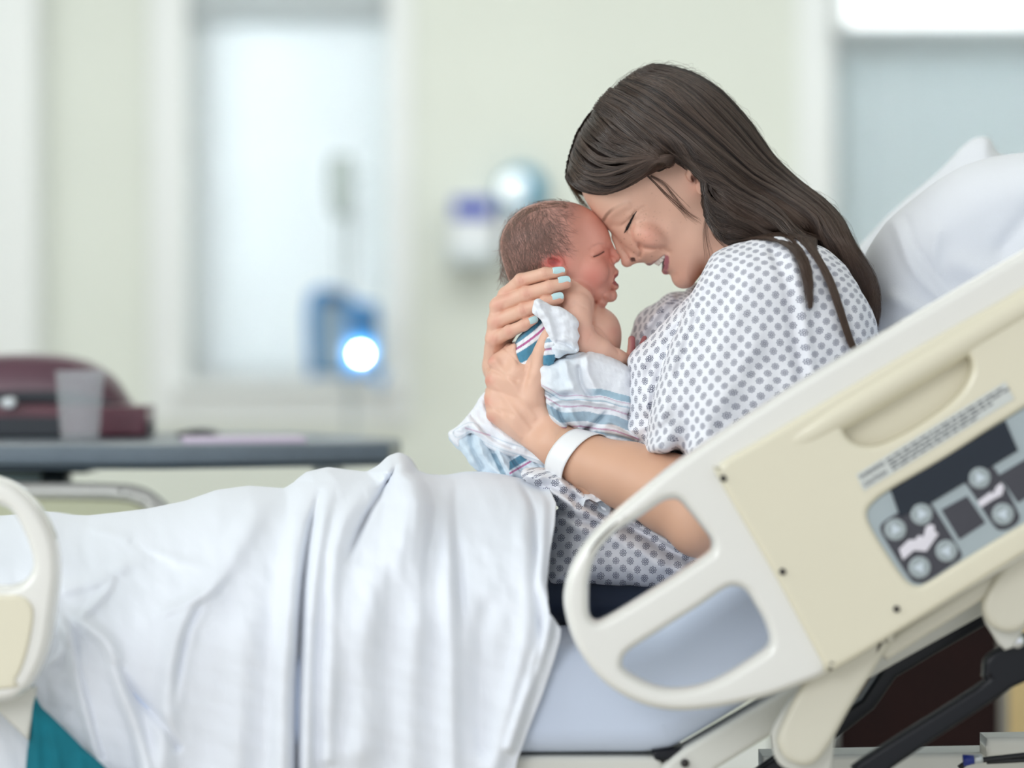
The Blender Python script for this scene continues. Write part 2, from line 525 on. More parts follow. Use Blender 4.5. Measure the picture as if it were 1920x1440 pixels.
def window(n, W, blind_top, mslat, casing, pitch, tilt, lab):
    x0, x1, z0, z1 = W
    win = bpy.data.objects.new('window_%d' % n, None); C.objects.link(win); win.location = ((x0 + x1) / 2, WY, z0)
    win['kind'] = 'structure'
    mb = MB(); f = 0.035
    for (a, b, c, d) in ((x0, x0 + f, z0, z1), (x1 - f, x1, z0, z1), (x0 + f, x1 - f, z0, z0 + f), (x0 + f, x1 - f, z1 - f, z1)):
        mb.box(((a + b) / 2, WY + 0.13, (c + d) / 2), (b - a, 0.05, d - c))
    mb.build('window_frame', m_trim, win)
    MB().box(((x0 + x1) / 2, WY + 0.135, (z0 + z1) / 2), (x1 - x0 - 2 * f, 0.006, z1 - z0 - 2 * f)).build('glass', m_glass, win)
    cl, cr, ct, cb = casing
    mb = MB()
    mb.box((x0 - cl / 2, WY - 0.012, (z0 - cb + z1 + ct) / 2), (cl, 0.024, z1 - z0 + ct + cb))
    mb.box((x1 + cr / 2, WY - 0.012, (z0 - cb + z1 + ct) / 2), (cr, 0.024, z1 - z0 + ct + cb))
    mb.box(((x0 + x1) / 2, WY - 0.012, z0 - cb / 2), (x1 - x0, 0.024, cb))
    mb.box(((x0 + x1) / 2, WY - 0.012, z1 + ct / 2), (x1 - x0, 0.024, ct))
    mb.build('window_casing', m_trim, win, bevel=0.004)
    MB().box(((x0 + x1) / 2, WY - 0.02, z0 - 0.012), (x1 - x0 + 0.06, 0.09, 0.024)).build('window_sill', m_trim, win, bevel=0.005)
    bl = bpy.data.objects.new('window_blind', None); C.objects.link(bl); bl.location = ((x0 + x1) / 2, WY + 0.06, blind_top)
    setp(bl, lab, 'window blind')
    mb = MB(); z = blind_top - 0.06; nsl = 0
    while z > z0 + 0.02:
        mb.box(((x0 + x1) / 2, WY + 0.06, z), (x1 - x0 - 0.02, 0.0016, pitch * 1.16), 0, 0)
        # tilt: rotate the last box about x
        for i in range(len(mb.v) - 8, len(mb.v)):
            X, Y, Z = mb.v[i]; dy, dz = Y - (WY + 0.06), Z - z
            mb.v[i] = (X, WY + 0.06 + dy * math.cos(tilt) - dz * math.sin(tilt), z + dy * math.sin(tilt) + dz * math.cos(tilt))
        z -= pitch
    mb.build('slats', mslat, bl)
    MB().box(((x0 + x1) / 2, WY + 0.055, (blind_top - 0.055 + z1) / 2), (x1 - x0 - 0.004, 0.07, z1 - blind_top + 0.055)).build('head_shade_box', m_slat2, bl, bevel=0.004)  # grey head box made tall to stand for the shaded window top
    MB().box(((x0 + x1) / 2, WY + 0.06, z0 + 0.012), (x1 - x0 - 0.02, 0.03, 0.018)).build('bottom_rail', mslat, bl, bevel=0.003)
    for fx in (0.2, 0.8): MB().tube([(x0 + (x1 - x0) * fx, WY + 0.045, z0 + 0.02), (x0 + (x1 - x0) * fx, WY + 0.045, blind_top - 0.05)], 0.0012, 6).build('cord', m_trim, bl)
    return win
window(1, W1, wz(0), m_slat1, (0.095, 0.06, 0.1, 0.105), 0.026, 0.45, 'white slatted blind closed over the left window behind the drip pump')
window(2, W2, wz(66), m_slat2, (0.09, 0.09, 0.1, 0.1), 0.028, 0.55, 'grey slatted blind over the right window behind the pillow')
# glowing strip put at the bright band over the right blind
glow_strip = bpy.data.objects.new('glowing_strip', None); C.objects.link(glow_strip); glow_strip.location = (wx(1850, 7.45), 7.5, wz(20, 7.45))
setp(glow_strip, 'long white strip glowing above the right window blind', 'wall light')
MB().box((wx(1870, 7.45), 7.52, wz(12, 7.45)), (0.78, 0.10, 0.10)).build('strip_housing', m_trim, glow_strip, bevel=0.01)
MB().box((wx(1870, 7.45), 7.462, wz(12, 7.45)), (0.74, 0.03, 0.088)).build('strip_front', emis('strip_glow', (246, 252, 255), 1.3), glow_strip, bevel=0.01)

# ---- infusion pump on its pole before the left window
PY = 7.18
m_pumpblue = mat('pump_blue_plastic', (62, 140, 204), 0.4)
m_pumpgrey = mat('pump_grey_plastic', (128, 152, 172), 0.4)
m_pumpdark = mat('pump_dark_panel', (44, 80, 116), 0.4)
m_steel = mat('brushed_steel', (200, 206, 208), 0.35, metal=0.6)
pole = bpy.data.objects.new('drip_pole', None); C.objects.link(pole); pole.location = (wx(655, PY), PY + 0.06, 0)
setp(pole, 'thin pale drip pole standing in front of the left window', 'drip stand')
px_ = wx(655, PY)
MB().tube([(px_, PY + 0.07, 0.12), (px_, PY + 0.07, wz(330, PY))], 0.009, 14).build('pole', m_steel, pole, True)
mb = MB()
for k in range(5):
    a = k * 2 * math.pi / 5 + 0.3
    mb.tube([(px_, PY + 0.07, 0.12), (px_ + 0.3 * math.cos(a), PY + 0.07 + 0.3 * math.sin(a), 0.07)], [0.016, 0.011], 10)
mb.build('base', m_steel, pole, True)
for k in range(5):
    a = k * 2 * math.pi / 5 + 0.3
    MB().tube([(px_ + 0.3 * math.cos(a) - 0.012, PY + 0.07 + 0.3 * math.sin(a), 0.03), (px_ + 0.3 * math.cos(a) + 0.012, PY + 0.07 + 0.3 * math.sin(a), 0.03)], 0.03, 16).build('caster', m_pumpdark, pole, True)
mb = MB()
for sx in (-1, 1): mb.tube([(px_, PY + 0.07, wz(335, PY)), (px_ + sx * 0.03, PY + 0.07, wz(322, PY)), (px_ + sx * 0.05, PY + 0.07, wz(330, PY))], 0.004, 8)
mb.build('hook', m_steel, pole, True)
m_bag = mat('clear_drip_bag', (196, 208, 205), 0.25, trans=0.35)
bag = plate('drip_bag', [(616, 300), (628, 290), (648, 290), (660, 300), (662, 345), (655, 400), (640, 408), (622, 400), (615, 345)], PY - 0.01, 0.03, 0.012, m_bag)
setp(bag, 'pale drip bag hanging from the pole before the left window', 'drip bag')
line = MB().tube([(wx(638, PY), PY + 0.005, wz(408, PY)), (wx(636, PY), PY + 0.005, wz(470, PY)), (wx(640, PY), PY + 0.01, wz(548, PY))], 0.003, 8).build('drip_line', m_bag, None, True)
setp(line, 'thin clear drip tube running down from the bag to the pump', 'tube')
pump = bpy.data.objects.new('infusion_pump', None); C.objects.link(pump); pump.location = (wx(645, PY), PY, wz(705, PY))
setp(pump, 'blue drip pump clamped to the pole in front of the left window', 'drip pump')
plate('housing', [(578, 548), (655, 548), (660, 562), (700, 570), (708, 585), (708, 700), (698, 706), (586, 704), (577, 690)], PY - 0.05, 0.10, 0.015, m_pumpblue, pump, smooth=3)
plate('front_panel', [(596, 566), (646, 566), (648, 580), (648, 690), (600, 692), (594, 680)], PY - 0.062, 0.02, 0.005, m_pumpgrey, pump, smooth=3)
plate('screen', [(602, 548), (650, 548), (652, 568), (602, 568)], PY - 0.066, 0.02, 0.003, m_pumpdark, pump, smooth=0)
plate('keypad', [(664, 592), (698, 592), (698, 628), (664, 628)], PY - 0.06, 0.016, 0.003, m_pumpdark, pump, smooth=0)
MB().tube([(wx(679, PY), PY - 0.075, wz(664, PY)), (wx(679, PY), PY - 0.05, wz(664, PY))], 0.010, 20).build('bright_disc', emis('disc_glow', (255, 255, 255), 42.0), pump, True)  # small glowing disc set at the bright spot on the pump

# ---- dispenser fittings on the back wall
disp = bpy.data.objects.new('glove_dispenser', None); C.objects.link(disp); disp.location = (wx(890), WY, wz(440))
setp(disp, 'white wall dispenser with a royal blue front strip, left of the baby', 'dispenser')
m_white = mat('white_plastic', (236, 240, 244), 0.45)
plate('housing', [(846, 365), (928, 365), (930, 490), (845, 490)], WY - 0.10, 0.10, 0.012, m_white, disp, smooth=0)
plate('label_strip', [(850, 372), (922, 372), (922, 408), (850, 408)], WY - 0.107, 0.01, 0.002, mat('royal_blue', (16, 58, 180), 0.4), disp, smooth=0)
plate('tray', [(838, 470), (935, 470), (932, 498), (842, 498)], WY - 0.13, 0.13, 0.012, mat('grey_tray', (196, 205, 208), 0.5), disp, smooth=0)
gel = bpy.data.objects.new('soap_dispenser', None); C.objects.link(gel); gel.location = (wx(975), WY, wz(360))
setp(gel, 'round teal wall dispenser with a white face, just above the baby', 'dispenser')
m_teal = mat('teal_plastic', (60, 146, 180), 0.4)
MB().lathe([(0.0, 0), (0.055, 0), (0.062, 0.01), (0.062, 0.06), (0.058, 0.07), (0, 0.07)], (0, 0, 0), 40).build('housing', m_teal, gel, True)
hs = [o for o in gel.children][0]
hs.matrix_parent_inverse.identity(); hs.rotation_euler = (math.pi / 2, 0, 0); hs.location = (0.004, 0, 0)
MB().tube([(wx(963), WY - 0.071, wz(356)), (wx(963), WY - 0.086, wz(356))], 0.034, 32).build('face_disc', emis('glowing_white', (244, 250, 252), 0.75), gel, True)  # white face made to glow, its brightness put into the material
plate('nozzle_box', [(945, 395), (1010, 395), (1012, 470), (948, 470)], WY - 0.07, 0.07, 0.01, m_white, gel, smooth=0)

# ================================================================ OVERBED TABLE
m_ttop = mat('dark_laminate', (104, 116, 126), 0.32, var=0.04, vscale=40)
m_tedge = mat('dark_table_edge', (78, 92, 104), 0.4)
m_frame0 = mat('pale_metal', (206, 212, 208), 0.4)
m_dmetal = mat('dark_metal', (44, 56, 66), 0.4, metal=0.3)
table = bpy.data.objects.new('overbed_table', None); C.objects.link(table); table.location = (-0.5, 3.85, 0)
setp(table, 'dark grey overbed table on one side column, behind the foot of the bed', 'table')
TZ = wz(836, 3.58)
def xyz_slab(P, z0, z1):
    n = len(P)
    vs = [(x, y, z0) for x, y in P] + [(x, y, z1) for x, y in P]
    return vs, [tuple(range(n))[::-1], tuple(range(n, 2 * n))] + [(i, (i + 1) % n, n + (i + 1) % n, n + i) for i in range(n)]
Pt = [(-1.25, 3.58), (-0.42, 3.58), (wx(745, 3.70) - 0.01, 3.70), (wx(750, 3.80), 3.86), (-0.30, 4.10), (-1.25, 4.10)]
v_, f_ = xyz_slab(Pt, TZ - 0.023, TZ)
MB().add(v_, f_).build('table_top', m_ttop, table, bevel=0.006)
v_, f_ = xyz_slab([(x * 0.985 - 0.002, 3.84 + (y - 3.84) * 0.95) for x, y in Pt], TZ - 0.029, TZ - 0.0232)
MB().add(v_, f_).build('edge_band', m_tedge, table, bevel=0.003)
MB().box((wx(105, 3.8), 3.8, (TZ + 0.05) / 2 - 0.02), (0.034, 0.06, TZ - 0.09)).build('column', m_dmetal, table, bevel=0.008)
MB().box((wx(60, 3.84), 3.84, TZ - 0.036), (0.16, 0.12, 0.012)).build('cross_arm', m_dmetal, table, bevel=0.003)
MB().box((wx(628, 4.0), 4.0, TZ - 0.33), (0.02, 0.03, 0.6)).build('side_post', m_frame0, table, bevel=0.003)
MB().box((wx(628, 4.0), 3.9, TZ - 0.036), (0.03, 0.25, 0.012)).build('post_bracket', m_frame0, table, bevel=0.002)
MB().box((wx(105, 3.8), 3.84, 0.045), (0.07, 0.56, 0.045)).build('base_foot', m_dmetal, table, bevel=0.01)
MB().box((wx(40, 3.95), 3.95, wz(888, 3.95)), (0.085, 0.2, 0.02)).build('drawer', mat('pale_blue_tray', (170, 196, 212), 0.4), table, bevel=0.004)

cup = bpy.data.objects.new('plastic_cup', None); C.objects.link(cup); cy_ = 3.74; cxx = wx(150, cy_)
cup.location = (cxx, cy_, TZ)
setp(cup, 'clear frosted plastic cup standing on the overbed table', 'cup')
m_cup = mat('frosted_plastic', (236, 242, 246), 0.15)
m_cup.node_tree.nodes['Principled BSDF'].inputs['Alpha'].default_value = 0.16
ht = 0.0885
MB().lathe([(0.0, 0.001), (0.023, 0.001), (0.0245, 0.004), (0.031, ht - 0.003), (0.0325, ht - 0.002), (0.0325, ht), (0.0305, ht), (0.0235, 0.006), (0.0, 0.005)], (cxx, cy_, TZ), 48).build('cup_body', m_cup, cup, True)
m_burg = mat('burgundy_leather', (92, 62, 74), 0.35, var=0.12, vscale=20, bump=0.4, bscale=300)
m_burgd = mat('dark_burgundy', (92, 50, 62), 0.3, var=0.1, vscale=30)
m_bdark = mat('black_band', (20, 30, 40), 0.35)
hat = bpy.data.objects.new('leather_handbag', None); C.objects.link(hat); hy = 3.90
hat.location = (wx(60, hy), hy, TZ)
setp(hat, 'rounded burgundy leather bag lying behind the plastic cup on the table', 'handbag')
zb = int(HZ + (CAMZ - TZ) * FPX / hy)
plate('bag_body', [(-160, 790), (-120, 700), (-40, 668), (70, 664), (140, 674), (195, 702), (228, 745), (240, 772), (236, zb - 1), (-160, zb - 1)], hy, 0.12, 0.045, m_burg, hat, smooth=4)
plate('band', [(-150, 744), (60, 733), (150, 738), (226, 762), (228, 776), (150, 762), (60, 755), (-150, 764)], hy - 0.006, 0.1, 0.003, m_bdark, hat, smooth=4)
plate('side_pocket', [(-160, 757), (274, 762), (275, zb), (-160, zb)], hy - 0.05, 0.10, 0.006, m_burgd, hat, smooth=0)
plate('base_strip', [(-160, 782), (112, 782), (112, zb), (-160, zb)], hy - 0.053, 0.03, 0.002, m_bdark, hat, smooth=0)
plate('clasp', [(2, 750), (22, 745), (30, 756), (22, 766), (4, 764)], hy - 0.062, 0.012, 0.003, m_steel, hat, smooth=3)
phone = plate('sunglasses_case', [(330, 818), (345, 808), (375, 805), (395, 809), (402, 818)], 3.90, 0.06, 0.006, m_bdark, smooth=3)
setp(phone, 'small dark rounded case lying flat on the table right of the bag', 'case')
pap = MB().box((wx(455, 3.72), 3.72, TZ + 0.003), (0.15, 0.11, 0.006), 0.15).build('booklet', mat('lilac_paper', (214, 200, 222), 0.5), bevel=0.001)
setp(pap, 'thin pale lilac booklet lying on the table near its right end', 'booklet')

# ================================================================ BED
BF, BB = 2.79, 3.56            # front and back faces of the mattress
m_sheet = mat('white_cotton_sheet', (231, 235, 242), 0.9, sheen=0.15, bump=0.25, bscale=900)
m_fit = mat('pale_blue_fitted_sheet', (206, 217, 236), 0.9, sheen=0.15, bump=0.25, bscale=900)
m_pillow = mat('white_pillowcase', (240, 243, 248), 0.9, sheen=0.1, bump=0.25, bscale=900)
m_railw = mat('white_rail_plastic', (230, 229, 223), 0.22, coat=0.5, var=0.015, vscale=6)
m_cream = mat('cream_panel_plastic', (224, 218, 195), 0.26, coat=0.4, var=0.012, vscale=6)
m_creamd = mat('cream_arm_plastic', (214, 210, 193), 0.35, coat=0.1)
m_frame = mat('grey_white_frame_metal', (214, 214, 206), 0.4)
m_black = mat('black_steel', (7, 11, 20), 0.35, spec=0.35)
m_dark = mat('dark_screw', (46, 40, 40), 0.4)

bed = bpy.data.objects.new('hospital_bed', None); C.objects.link(bed); bed.location = (0.0, 3.17, 0)
setp(bed, 'white and cream adjustable hospital bed with its backrest raised', 'bed')

def loft_xz(poly, y0, y1, bev, m, name, parent, n=5):
    P = catmull(poly, n) if n else np.asarray(poly, float)
    return slab(name, [P], y0, y1, bev, m, parent, 4)
def pxy(P, Y): return [((u - 960) * Y / FPX, CAMZ - (v - HZ) * Y / FPX) for u, v in P]
# mattress with its tight pale blue sheet: flat seat and raised back
matt = loft_xz(pxy([(-420, 1215), (200, 1215), (800, 1216), (1060, 1212), (1150, 1208), (1230, 1180), (1300, 1135), (1480, 1010), (1800, 800), (2150, 590), (2300, 520), (2330, 600),
                    (2230, 800), (1800, 1075), (1500, 1262), (1300, 1385), (1235, 1412), (1100, 1416), (600, 1418), (-300, 1420), (-430, 1410)], 2.79), BF, BB, 0.025, m_fit, 'mattress', bed, 6)
# frame beams
plate('seat_beam', [(-400, 1417), (1228, 1419), (1252, 1440), (1230, 1530), (-400, 1530)], 2.80, 0.05, 0.006, m_frame, bed, smooth=0)
plate('backrest_beam', [(1244, 1436), (1282, 1405), (1476, 1292), (1680, 1170), (2100, 915), (2150, 985), (1680, 1245), (1455, 1374), (1345, 1442), (1320, 1470), (1225, 1470)], 2.79, 0.05, 0.006, m_frame, bed, smooth=0)
plate('gap_shade_plate', [(1222, 1408), (1280, 1402), (1262, 1426), (1228, 1426)], 2.80, 0.04, 0.003, m_black, bed, smooth=0)  # black plate put in for the shaded gap between the beams
MB().tube([pw(1284, 1431, 2.786), pw(1284, 1431, 2.80)], 0.004, 16).build('bolt', m_dark, bed, True)
# black linkage below the back section
plate('lift_bar', [(1400, 1460), (1616, 1312), (1666, 1237), (1838, 1118), (1848, 1174), (1760, 1224), (1681, 1271), (1640, 1330), (1500, 1440), (1440, 1475)], 2.86, 0.03, 0.004, m_black, bed, smooth=0)
plate('lever', [(1600, 1446), (1619, 1424), (1831, 1290), (1844, 1271), (1847, 1240), (1862, 1224), (1888, 1209), (1920, 1190), (1965, 1190), (1985, 1225), (1960, 1262), (1900, 1290), (1869, 1312), (1676, 1440), (1640, 1480), (1590, 1475)], 2.76, 0.02, 0.005, m_black, bed, smooth=3)
sb_ = MB().lathe([(0.0, 0.009), (0.004, 0.0085), (0.0068, 0.006), (0.0076, 0.002), (0.0076, 0)], (0, 0, 0), 24).build('chrome_bolt', mat('chrome', (225, 228, 232), 0.12, metal=1.0), bed, True)
sb_.matrix_parent_inverse.identity(); sb_.rotation_euler = (math.pi / 2, 0, 0)
p_ = pw(1906, 1202, 2.757); sb_.location = (p_[0] - bed.location.x, p_[1] - bed.location.y, p_[2] - bed.location.z)
plate('base_rail', [(1430, 1418), (1920, 1410), (2150, 1408), (2150, 1480), (1430, 1480)], 3.02, 0.06, 0.006, m_frame, bed, smooth=0)
plate('base_block', [(1850, 1384), (2150, 1380), (2150, 1420), (1850, 1420)], 2.98, 0.05, 0.006, m_frame, bed, smooth=0)
MB().box((0.1, 3.17, 0.30), (1.9, 0.5, 0.10)).build('base_frame', m_frame, bed, bevel=0.01)
for sx in (-0.75, 0.95):
    for sy in (2.95, 3.39):
        MB().tube([(sx - 0.02, sy, 0.075), (sx + 0.02, sy, 0.075)], 0.075, 24).build('caster', m_black, bed, True)
        MB().box((sx, sy, 0.2), (0.04, 0.04, 0.14)).build('caster_fork', m_frame, bed, bevel=0.004)
for sx in (-0.55, 0.62):
    MB().tube([(sx - 0.15, 3.17, 0.34), (sx + 0.1, 3.17, 0.62)], 0.03, 12).build('lift_strut', m_black, bed, True)
# hoses and fittings low on the right
m_hose = mat('black_rubber_hose', (22, 24, 28), 0.45)
MB().tube([pw(1798, 1440, 2.9), pw(1815, 1428, 2.9), pw(1850, 1424, 2.9), pw(1930, 1415, 2.9), pw(2050, 1410, 2.9)], 0.0028, 10).build('hose', m_hose, bed, True)
MB().tube([pw(1850, 1428, 2.9), pw(1930, 1424, 2.9), pw(2050, 1424, 2.9)], 0.0026, 10).build('hose', m_hose, bed, True)
MB().tube([pw(1806, 1426, 2.895), pw(1826, 1424, 2.895)], [0.006, 0.0045], 12).build('hose_fitting', mat('blue_fitting', (24, 44, 130), 0.3), bed, True)
MB().tube([pw(1826, 1424, 2.895), pw(1842, 1422, 2.895)], [0.0045, 0.0045], 12).build('hose_fitting', m_steel, bed, True)
for k in range(4):
    MB().tube([pw(1395 + k * 14, 1470, 2.87), pw(1430 + k * 12, 1438 - k * 3, 2.87), pw(1475 + k * 10, 1405 - k * 6, 2.88)], 0.003, 8).build('cable', m_hose, bed, True)

# ---- the raised side rail nearest the camera
RY = 2.70
rail = bpy.data.objects.new('side_rail', None); C.objects.link(rail); rail.location = (0.35, RY, 0.7)
setp(rail, 'large white and cream head-end side rail with control buttons, nearest the camera', 'bed rail')
outer = [(2150, 340), (1920, 470), (1700, 598), (1500, 716), (1300, 846), (1200, 922), (1120, 992), (1076, 1052), (1058, 1110), (1062, 1160), (1085, 1222),
         (1130, 1280), (1190, 1318), (1255, 1335), (1330, 1332), (1430, 1312), (1500, 1288), (1560, 1262), (1700, 1180), (1920, 1050), (2150, 910), (2200, 600)]
hole1 = [(1105, 1115), (1107, 1085), (1121, 1040), (1154, 1002), (1200, 972), (1236, 947), (1256, 938), (1274, 940), (1293, 960), (1316, 988), (1334, 1013), (1335, 1030), (1324, 1042),
         (1280, 1072), (1230, 1104), (1175, 1138), (1130, 1163), (1115, 1164), (1106, 1150)]
hole2 = [(1170, 1240), (1181, 1223), (1230, 1191), (1311, 1140), (1358, 1108), (1380, 1102), (1400, 1111), (1418, 1138), (1433, 1164), (1443, 1192), (1442, 1211), (1427, 1226),
         (1364, 1266), (1318, 1286), (1270, 1293), (1232, 1288), (1193, 1270), (1172, 1254)]
pill = [(1580, 797), (1590, 784), (1625, 760), (1700, 712), (1770, 664), (1793, 654), (1812, 661), (1823, 680), (1820, 705), (1800, 738), (1762, 772), (1700, 812), (1650, 834), (1615, 834), (1590, 820)]
pill0 = [(1705 + (a - 1705) * 1.12, 745 + (b - 745) * 1.12) for a, b in pill]
plate('rail_frame', outer, RY, 0.042, 0.0165, m_railw, rail, holes=(hole1, hole2, pill0), smooth=5, seg=6, inset=0.0082)
cream = [(1345, 893), (1347, 876), (1362, 861), (1420, 828), (1480, 793), (1700, 663), (1920, 540), (2150, 412), (2165, 600), (2150, 900), (1920, 1040), (1669, 1196), (1572, 1253), (1556, 1258), (1544, 1246), (1450, 1073)]
pill = [(1580, 797), (1590, 784), (1625, 760), (1700, 712), (1770, 664), (1793, 654), (1812, 661), (1823, 680), (1820, 705), (1800, 738), (1762, 772), (1700, 812), (1650, 834), (1615, 834), (1590, 820)]
ctrl = [(1628, 960), (1640, 942), (1671, 919), (1770, 862), (1850, 810), (1920, 766), (2090, 660), (2125, 690), (2120, 850), (2080, 890), (1920, 981), (1799, 1054), (1740, 1091), (1718, 1097), (1696, 1082), (1660, 1030), (1633, 984)]
cp = plate('rail_panel', cream, RY - 0.007, 0.03, 0.006, m_cream, rail, holes=(pill, ctrl), smooth=4, seg=5)
# rounded bead that runs along the top of the cream panel
mb = MB(); mb.tube([pw(a, b, RY + o) for a, b, o in [(1400, 872, 0.0115), (1460, 842, 0.0085), (1520, 810, 0.0055), (1570, 779, 0.004), (1700, 702, 0.0035), (1920, 570, 0.0035), (2140, 440, 0.0035)]], 0.0145, 24)
mb.build('panel_bead', m_cream, rail, True)
plate('recessed_grip', [(1562, 792), (1700, 690), (1800, 630), (1850, 680), (1805, 765), (1705, 838), (1620, 858), (1568, 842)], RY + 0.014, 0.012, 0.003, m_cream, rail, smooth=0)
m_ctrl = mat('control_panel_grey', (166, 178, 182), 0.35)
ctl = plate('control_panel', [(a + (a - 1860) * 0.01, b + (b - 880) * 0.01) for a, b in ctrl], RY - 0.0035, 0.02, 0.001, m_ctrl, rail, smooth=4)
m_key = mat('control_key_dark', (62, 62, 70), 0.4); m_disp = mat('dark_display', (14, 28, 42), 0.2)
m_btn = mat('grey_button', (176, 186, 188), 0.35); m_icon = mat('white_icon', (226, 222, 230), 0.5); m_arrow = mat('pale_arrow', (205, 216, 224), 0.5)
m_stripe = mat('button_stripe', (140, 152, 156), 0.5)
cy = RY - 0.0045
plate('button_field', [(1651, 993), (1656, 980), (1690, 958), (1735, 936), (1746, 944), (1799, 1030), (1801, 1046), (1790, 1056), (1740, 1089), (1722, 1093), (1704, 1082), (1660, 1012)], cy, 0.003, 0.0005, m_key, ctl, smooth=4)
plate('button_field', [(1800, 900), (1815, 888), (1856, 868), (1907, 956), (1910, 976), (1898, 988), (1880, 994), (1862, 984), (1815, 912)], cy, 0.003, 0.0005, m_key, ctl, smooth=4)
plate('key', [(1765, 956), (1813.5, 930), (1848, 980), (1799, 1012)], cy, 0.003, 0.0004, m_key, ctl, smooth=0)
plate('key', [(1873, 891), (1925, 860), (1968, 905), (1909, 943)], cy, 0.003, 0.0004, m_key, ctl, smooth=0)
plate('button_field', [(1925, 850), (1990, 812), (2035, 890), (2030, 905), (1990, 925), (1972, 920)], cy, 0.003, 0.0005, m_key, ctl, smooth=4)
plate('display', [(1670, 919), (1885, 789), (1909, 845), (1856, 877), (1748, 942), (1688, 970)], cy - 0.001, 0.004, 0.0005, m_disp, ctl, smooth=0)
ang = math.atan2(-0.52, 0.855)
for (bu, bv, up) in [(1679, 993, 1), (1728, 964, 1), (1775, 1033, 0), (1724.5, 1064, 0), (1837, 896, 1), (1881, 964, 0), (1975, 850, 1), (2010, 905, 0)]:
    P = [(bu + 20.5 * math.cos(t), bv + 20.5 * math.sin(t)) for t in np.linspace(0, 2 * math.pi, 28, endpoint=False)]
    b_ = plate('button', P, cy - 0.0014, 0.003, 0.0008, m_btn, ctl, smooth=0)
    mb = MB()
    for k in range(-3, 4):
        r = math.sqrt(max(18 ** 2 - (k * 5) ** 2, 1))
        nx, ny = -math.sin(ang), math.cos(ang); dx, dy = math.cos(ang), math.sin(ang)
        a = (bu + nx * k * 5 - dx * r, bv + ny * k * 5 - dy * r); b = (bu + nx * k * 5 + dx * r, bv + ny * k * 5 + dy * r)
        pts = [(a[0] - nx, a[1] - ny), (b[0] - nx, b[1] - ny), (b[0] + nx, b[1] + ny), (a[0] + nx, a[1] + ny)]
        o_ = len(mb.v); mb.add([pw(x, y, cy - 0.00155) for x, y in pts], [(0, 1, 2, 3)])
    mb.build('grooves', m_stripe, b_)
    s_ = -1 if up else 1
    nx, ny = -math.sin(ang), math.cos(ang); dx, dy = math.cos(ang), math.sin(ang)
    tri = [(bu + s_ * nx * 13, bv + s_ * ny * 13), (bu + dx * 11 - s_ * nx * 6, bv + dy * 11 - s_ * ny * 6), (bu - dx * 11 - s_ * nx * 6, bv - dy * 11 - s_ * ny * 6)]
    plate('arrow', tri, cy - 0.0017, 0.0006, 0.0001, m_arrow, b_, smooth=0)
plate('bed_icon', [(1686, 1030), (1704, 1012), (1716, 1012), (1722, 1004), (1732, 1006), (1736, 988), (1744, 983), (1752, 985), (1753, 996), (1760, 1001), (1737, 1034), (1714, 1032), (1693, 1050)], cy - 0.0008, 0.0012, 0.0002, m_icon, ctl, smooth=0)
plate('bed_icon', [(1833, 940), (1858, 922), (1862, 926), (1868, 913), (1877, 905), (1883, 913), (1879, 928), (1860, 938), (1839, 952)], cy - 0.0008, 0.0012, 0.0002, m_icon, ctl, smooth=0)
# printed warning label
m_lab = mat('pale_label', (206, 210, 206), 0.4); m_ink = mat('label_ink', (96, 98, 104), 0.6)
lq = [(1605, 890), (1885, 716), (1902, 748), (1620, 921)]
lab = plate('warning_label', lq, RY - 0.0076, 0.0012, 0.0001, m_lab, rail, smooth=0)
la = math.atan2(716 - 890, 1885 - 1605)
def label_text(txt, u, v, size, parent):
    cu = bpy.data.curves.new('lettering', 'FONT'); cu.body = txt; cu.size = size * RY / FPX; cu.extrude = 0.0001; cu.offset = 0.00012
    tmp = bpy.data.objects.new('t', cu); C.objects.link(tmp)
    me = bpy.data.meshes.new_from_object(tmp.evaluated_get(bpy.context.evaluated_depsgraph_get()))
    bpy.data.objects.remove(tmp)
    me.materials.clear()
    o = link('lettering', me, m_ink, None, False)
    o.rotation_euler = (math.pi / 2, la, 0)
    o.location = pw(u, v, RY - 0.0078)
    bpy.context.view_layer.update()
    o.data.transform(o.matrix_world); o.matrix_world = o.matrix_world.Identity(4)
    o.parent = parent; o.matrix_parent_inverse = parent.matrix_world.inverted()
    return o
label_text('WARNING', 1614, 899, 11, lab)
label_text('CAUTION', 1622, 913, 11, lab)
mb = MB(); r_ = random.Random(3)
dx, dy = math.cos(la), math.sin(la); nx, ny = -dy, dx
for row in range(4):
    t = 62.0
    while t < (318 if row < 2 else (290 if row == 2 else 250)):
        L = r_.uniform(8, 22)
        a = (1606 + dx * t + nx * (5 + row * 7), 890 + dy * t + ny * (5 + row * 7)); b = (a[0] + dx * L, a[1] + dy * L)
        mb.add([pw(x, y, RY - 0.00785) for x, y in [(a[0], a[1]), (b[0], b[1]), (b[0] + nx * 3.6, b[1] + ny * 3.6), (a[0] + nx * 3.6, a[1] + ny * 3.6)]], [(0, 1, 2, 3)])
        t += L + 4
mb.build('fine_print', m_ink, lab)
for (u, v) in [(1356, 897), (1467, 1072), (1681, 1142)]:
    MB().tube([pw(u, v, RY - 0.0085), pw(u, v, RY + 0.001)], 0.0031, 18).build('screw', m_dark, rail, True)
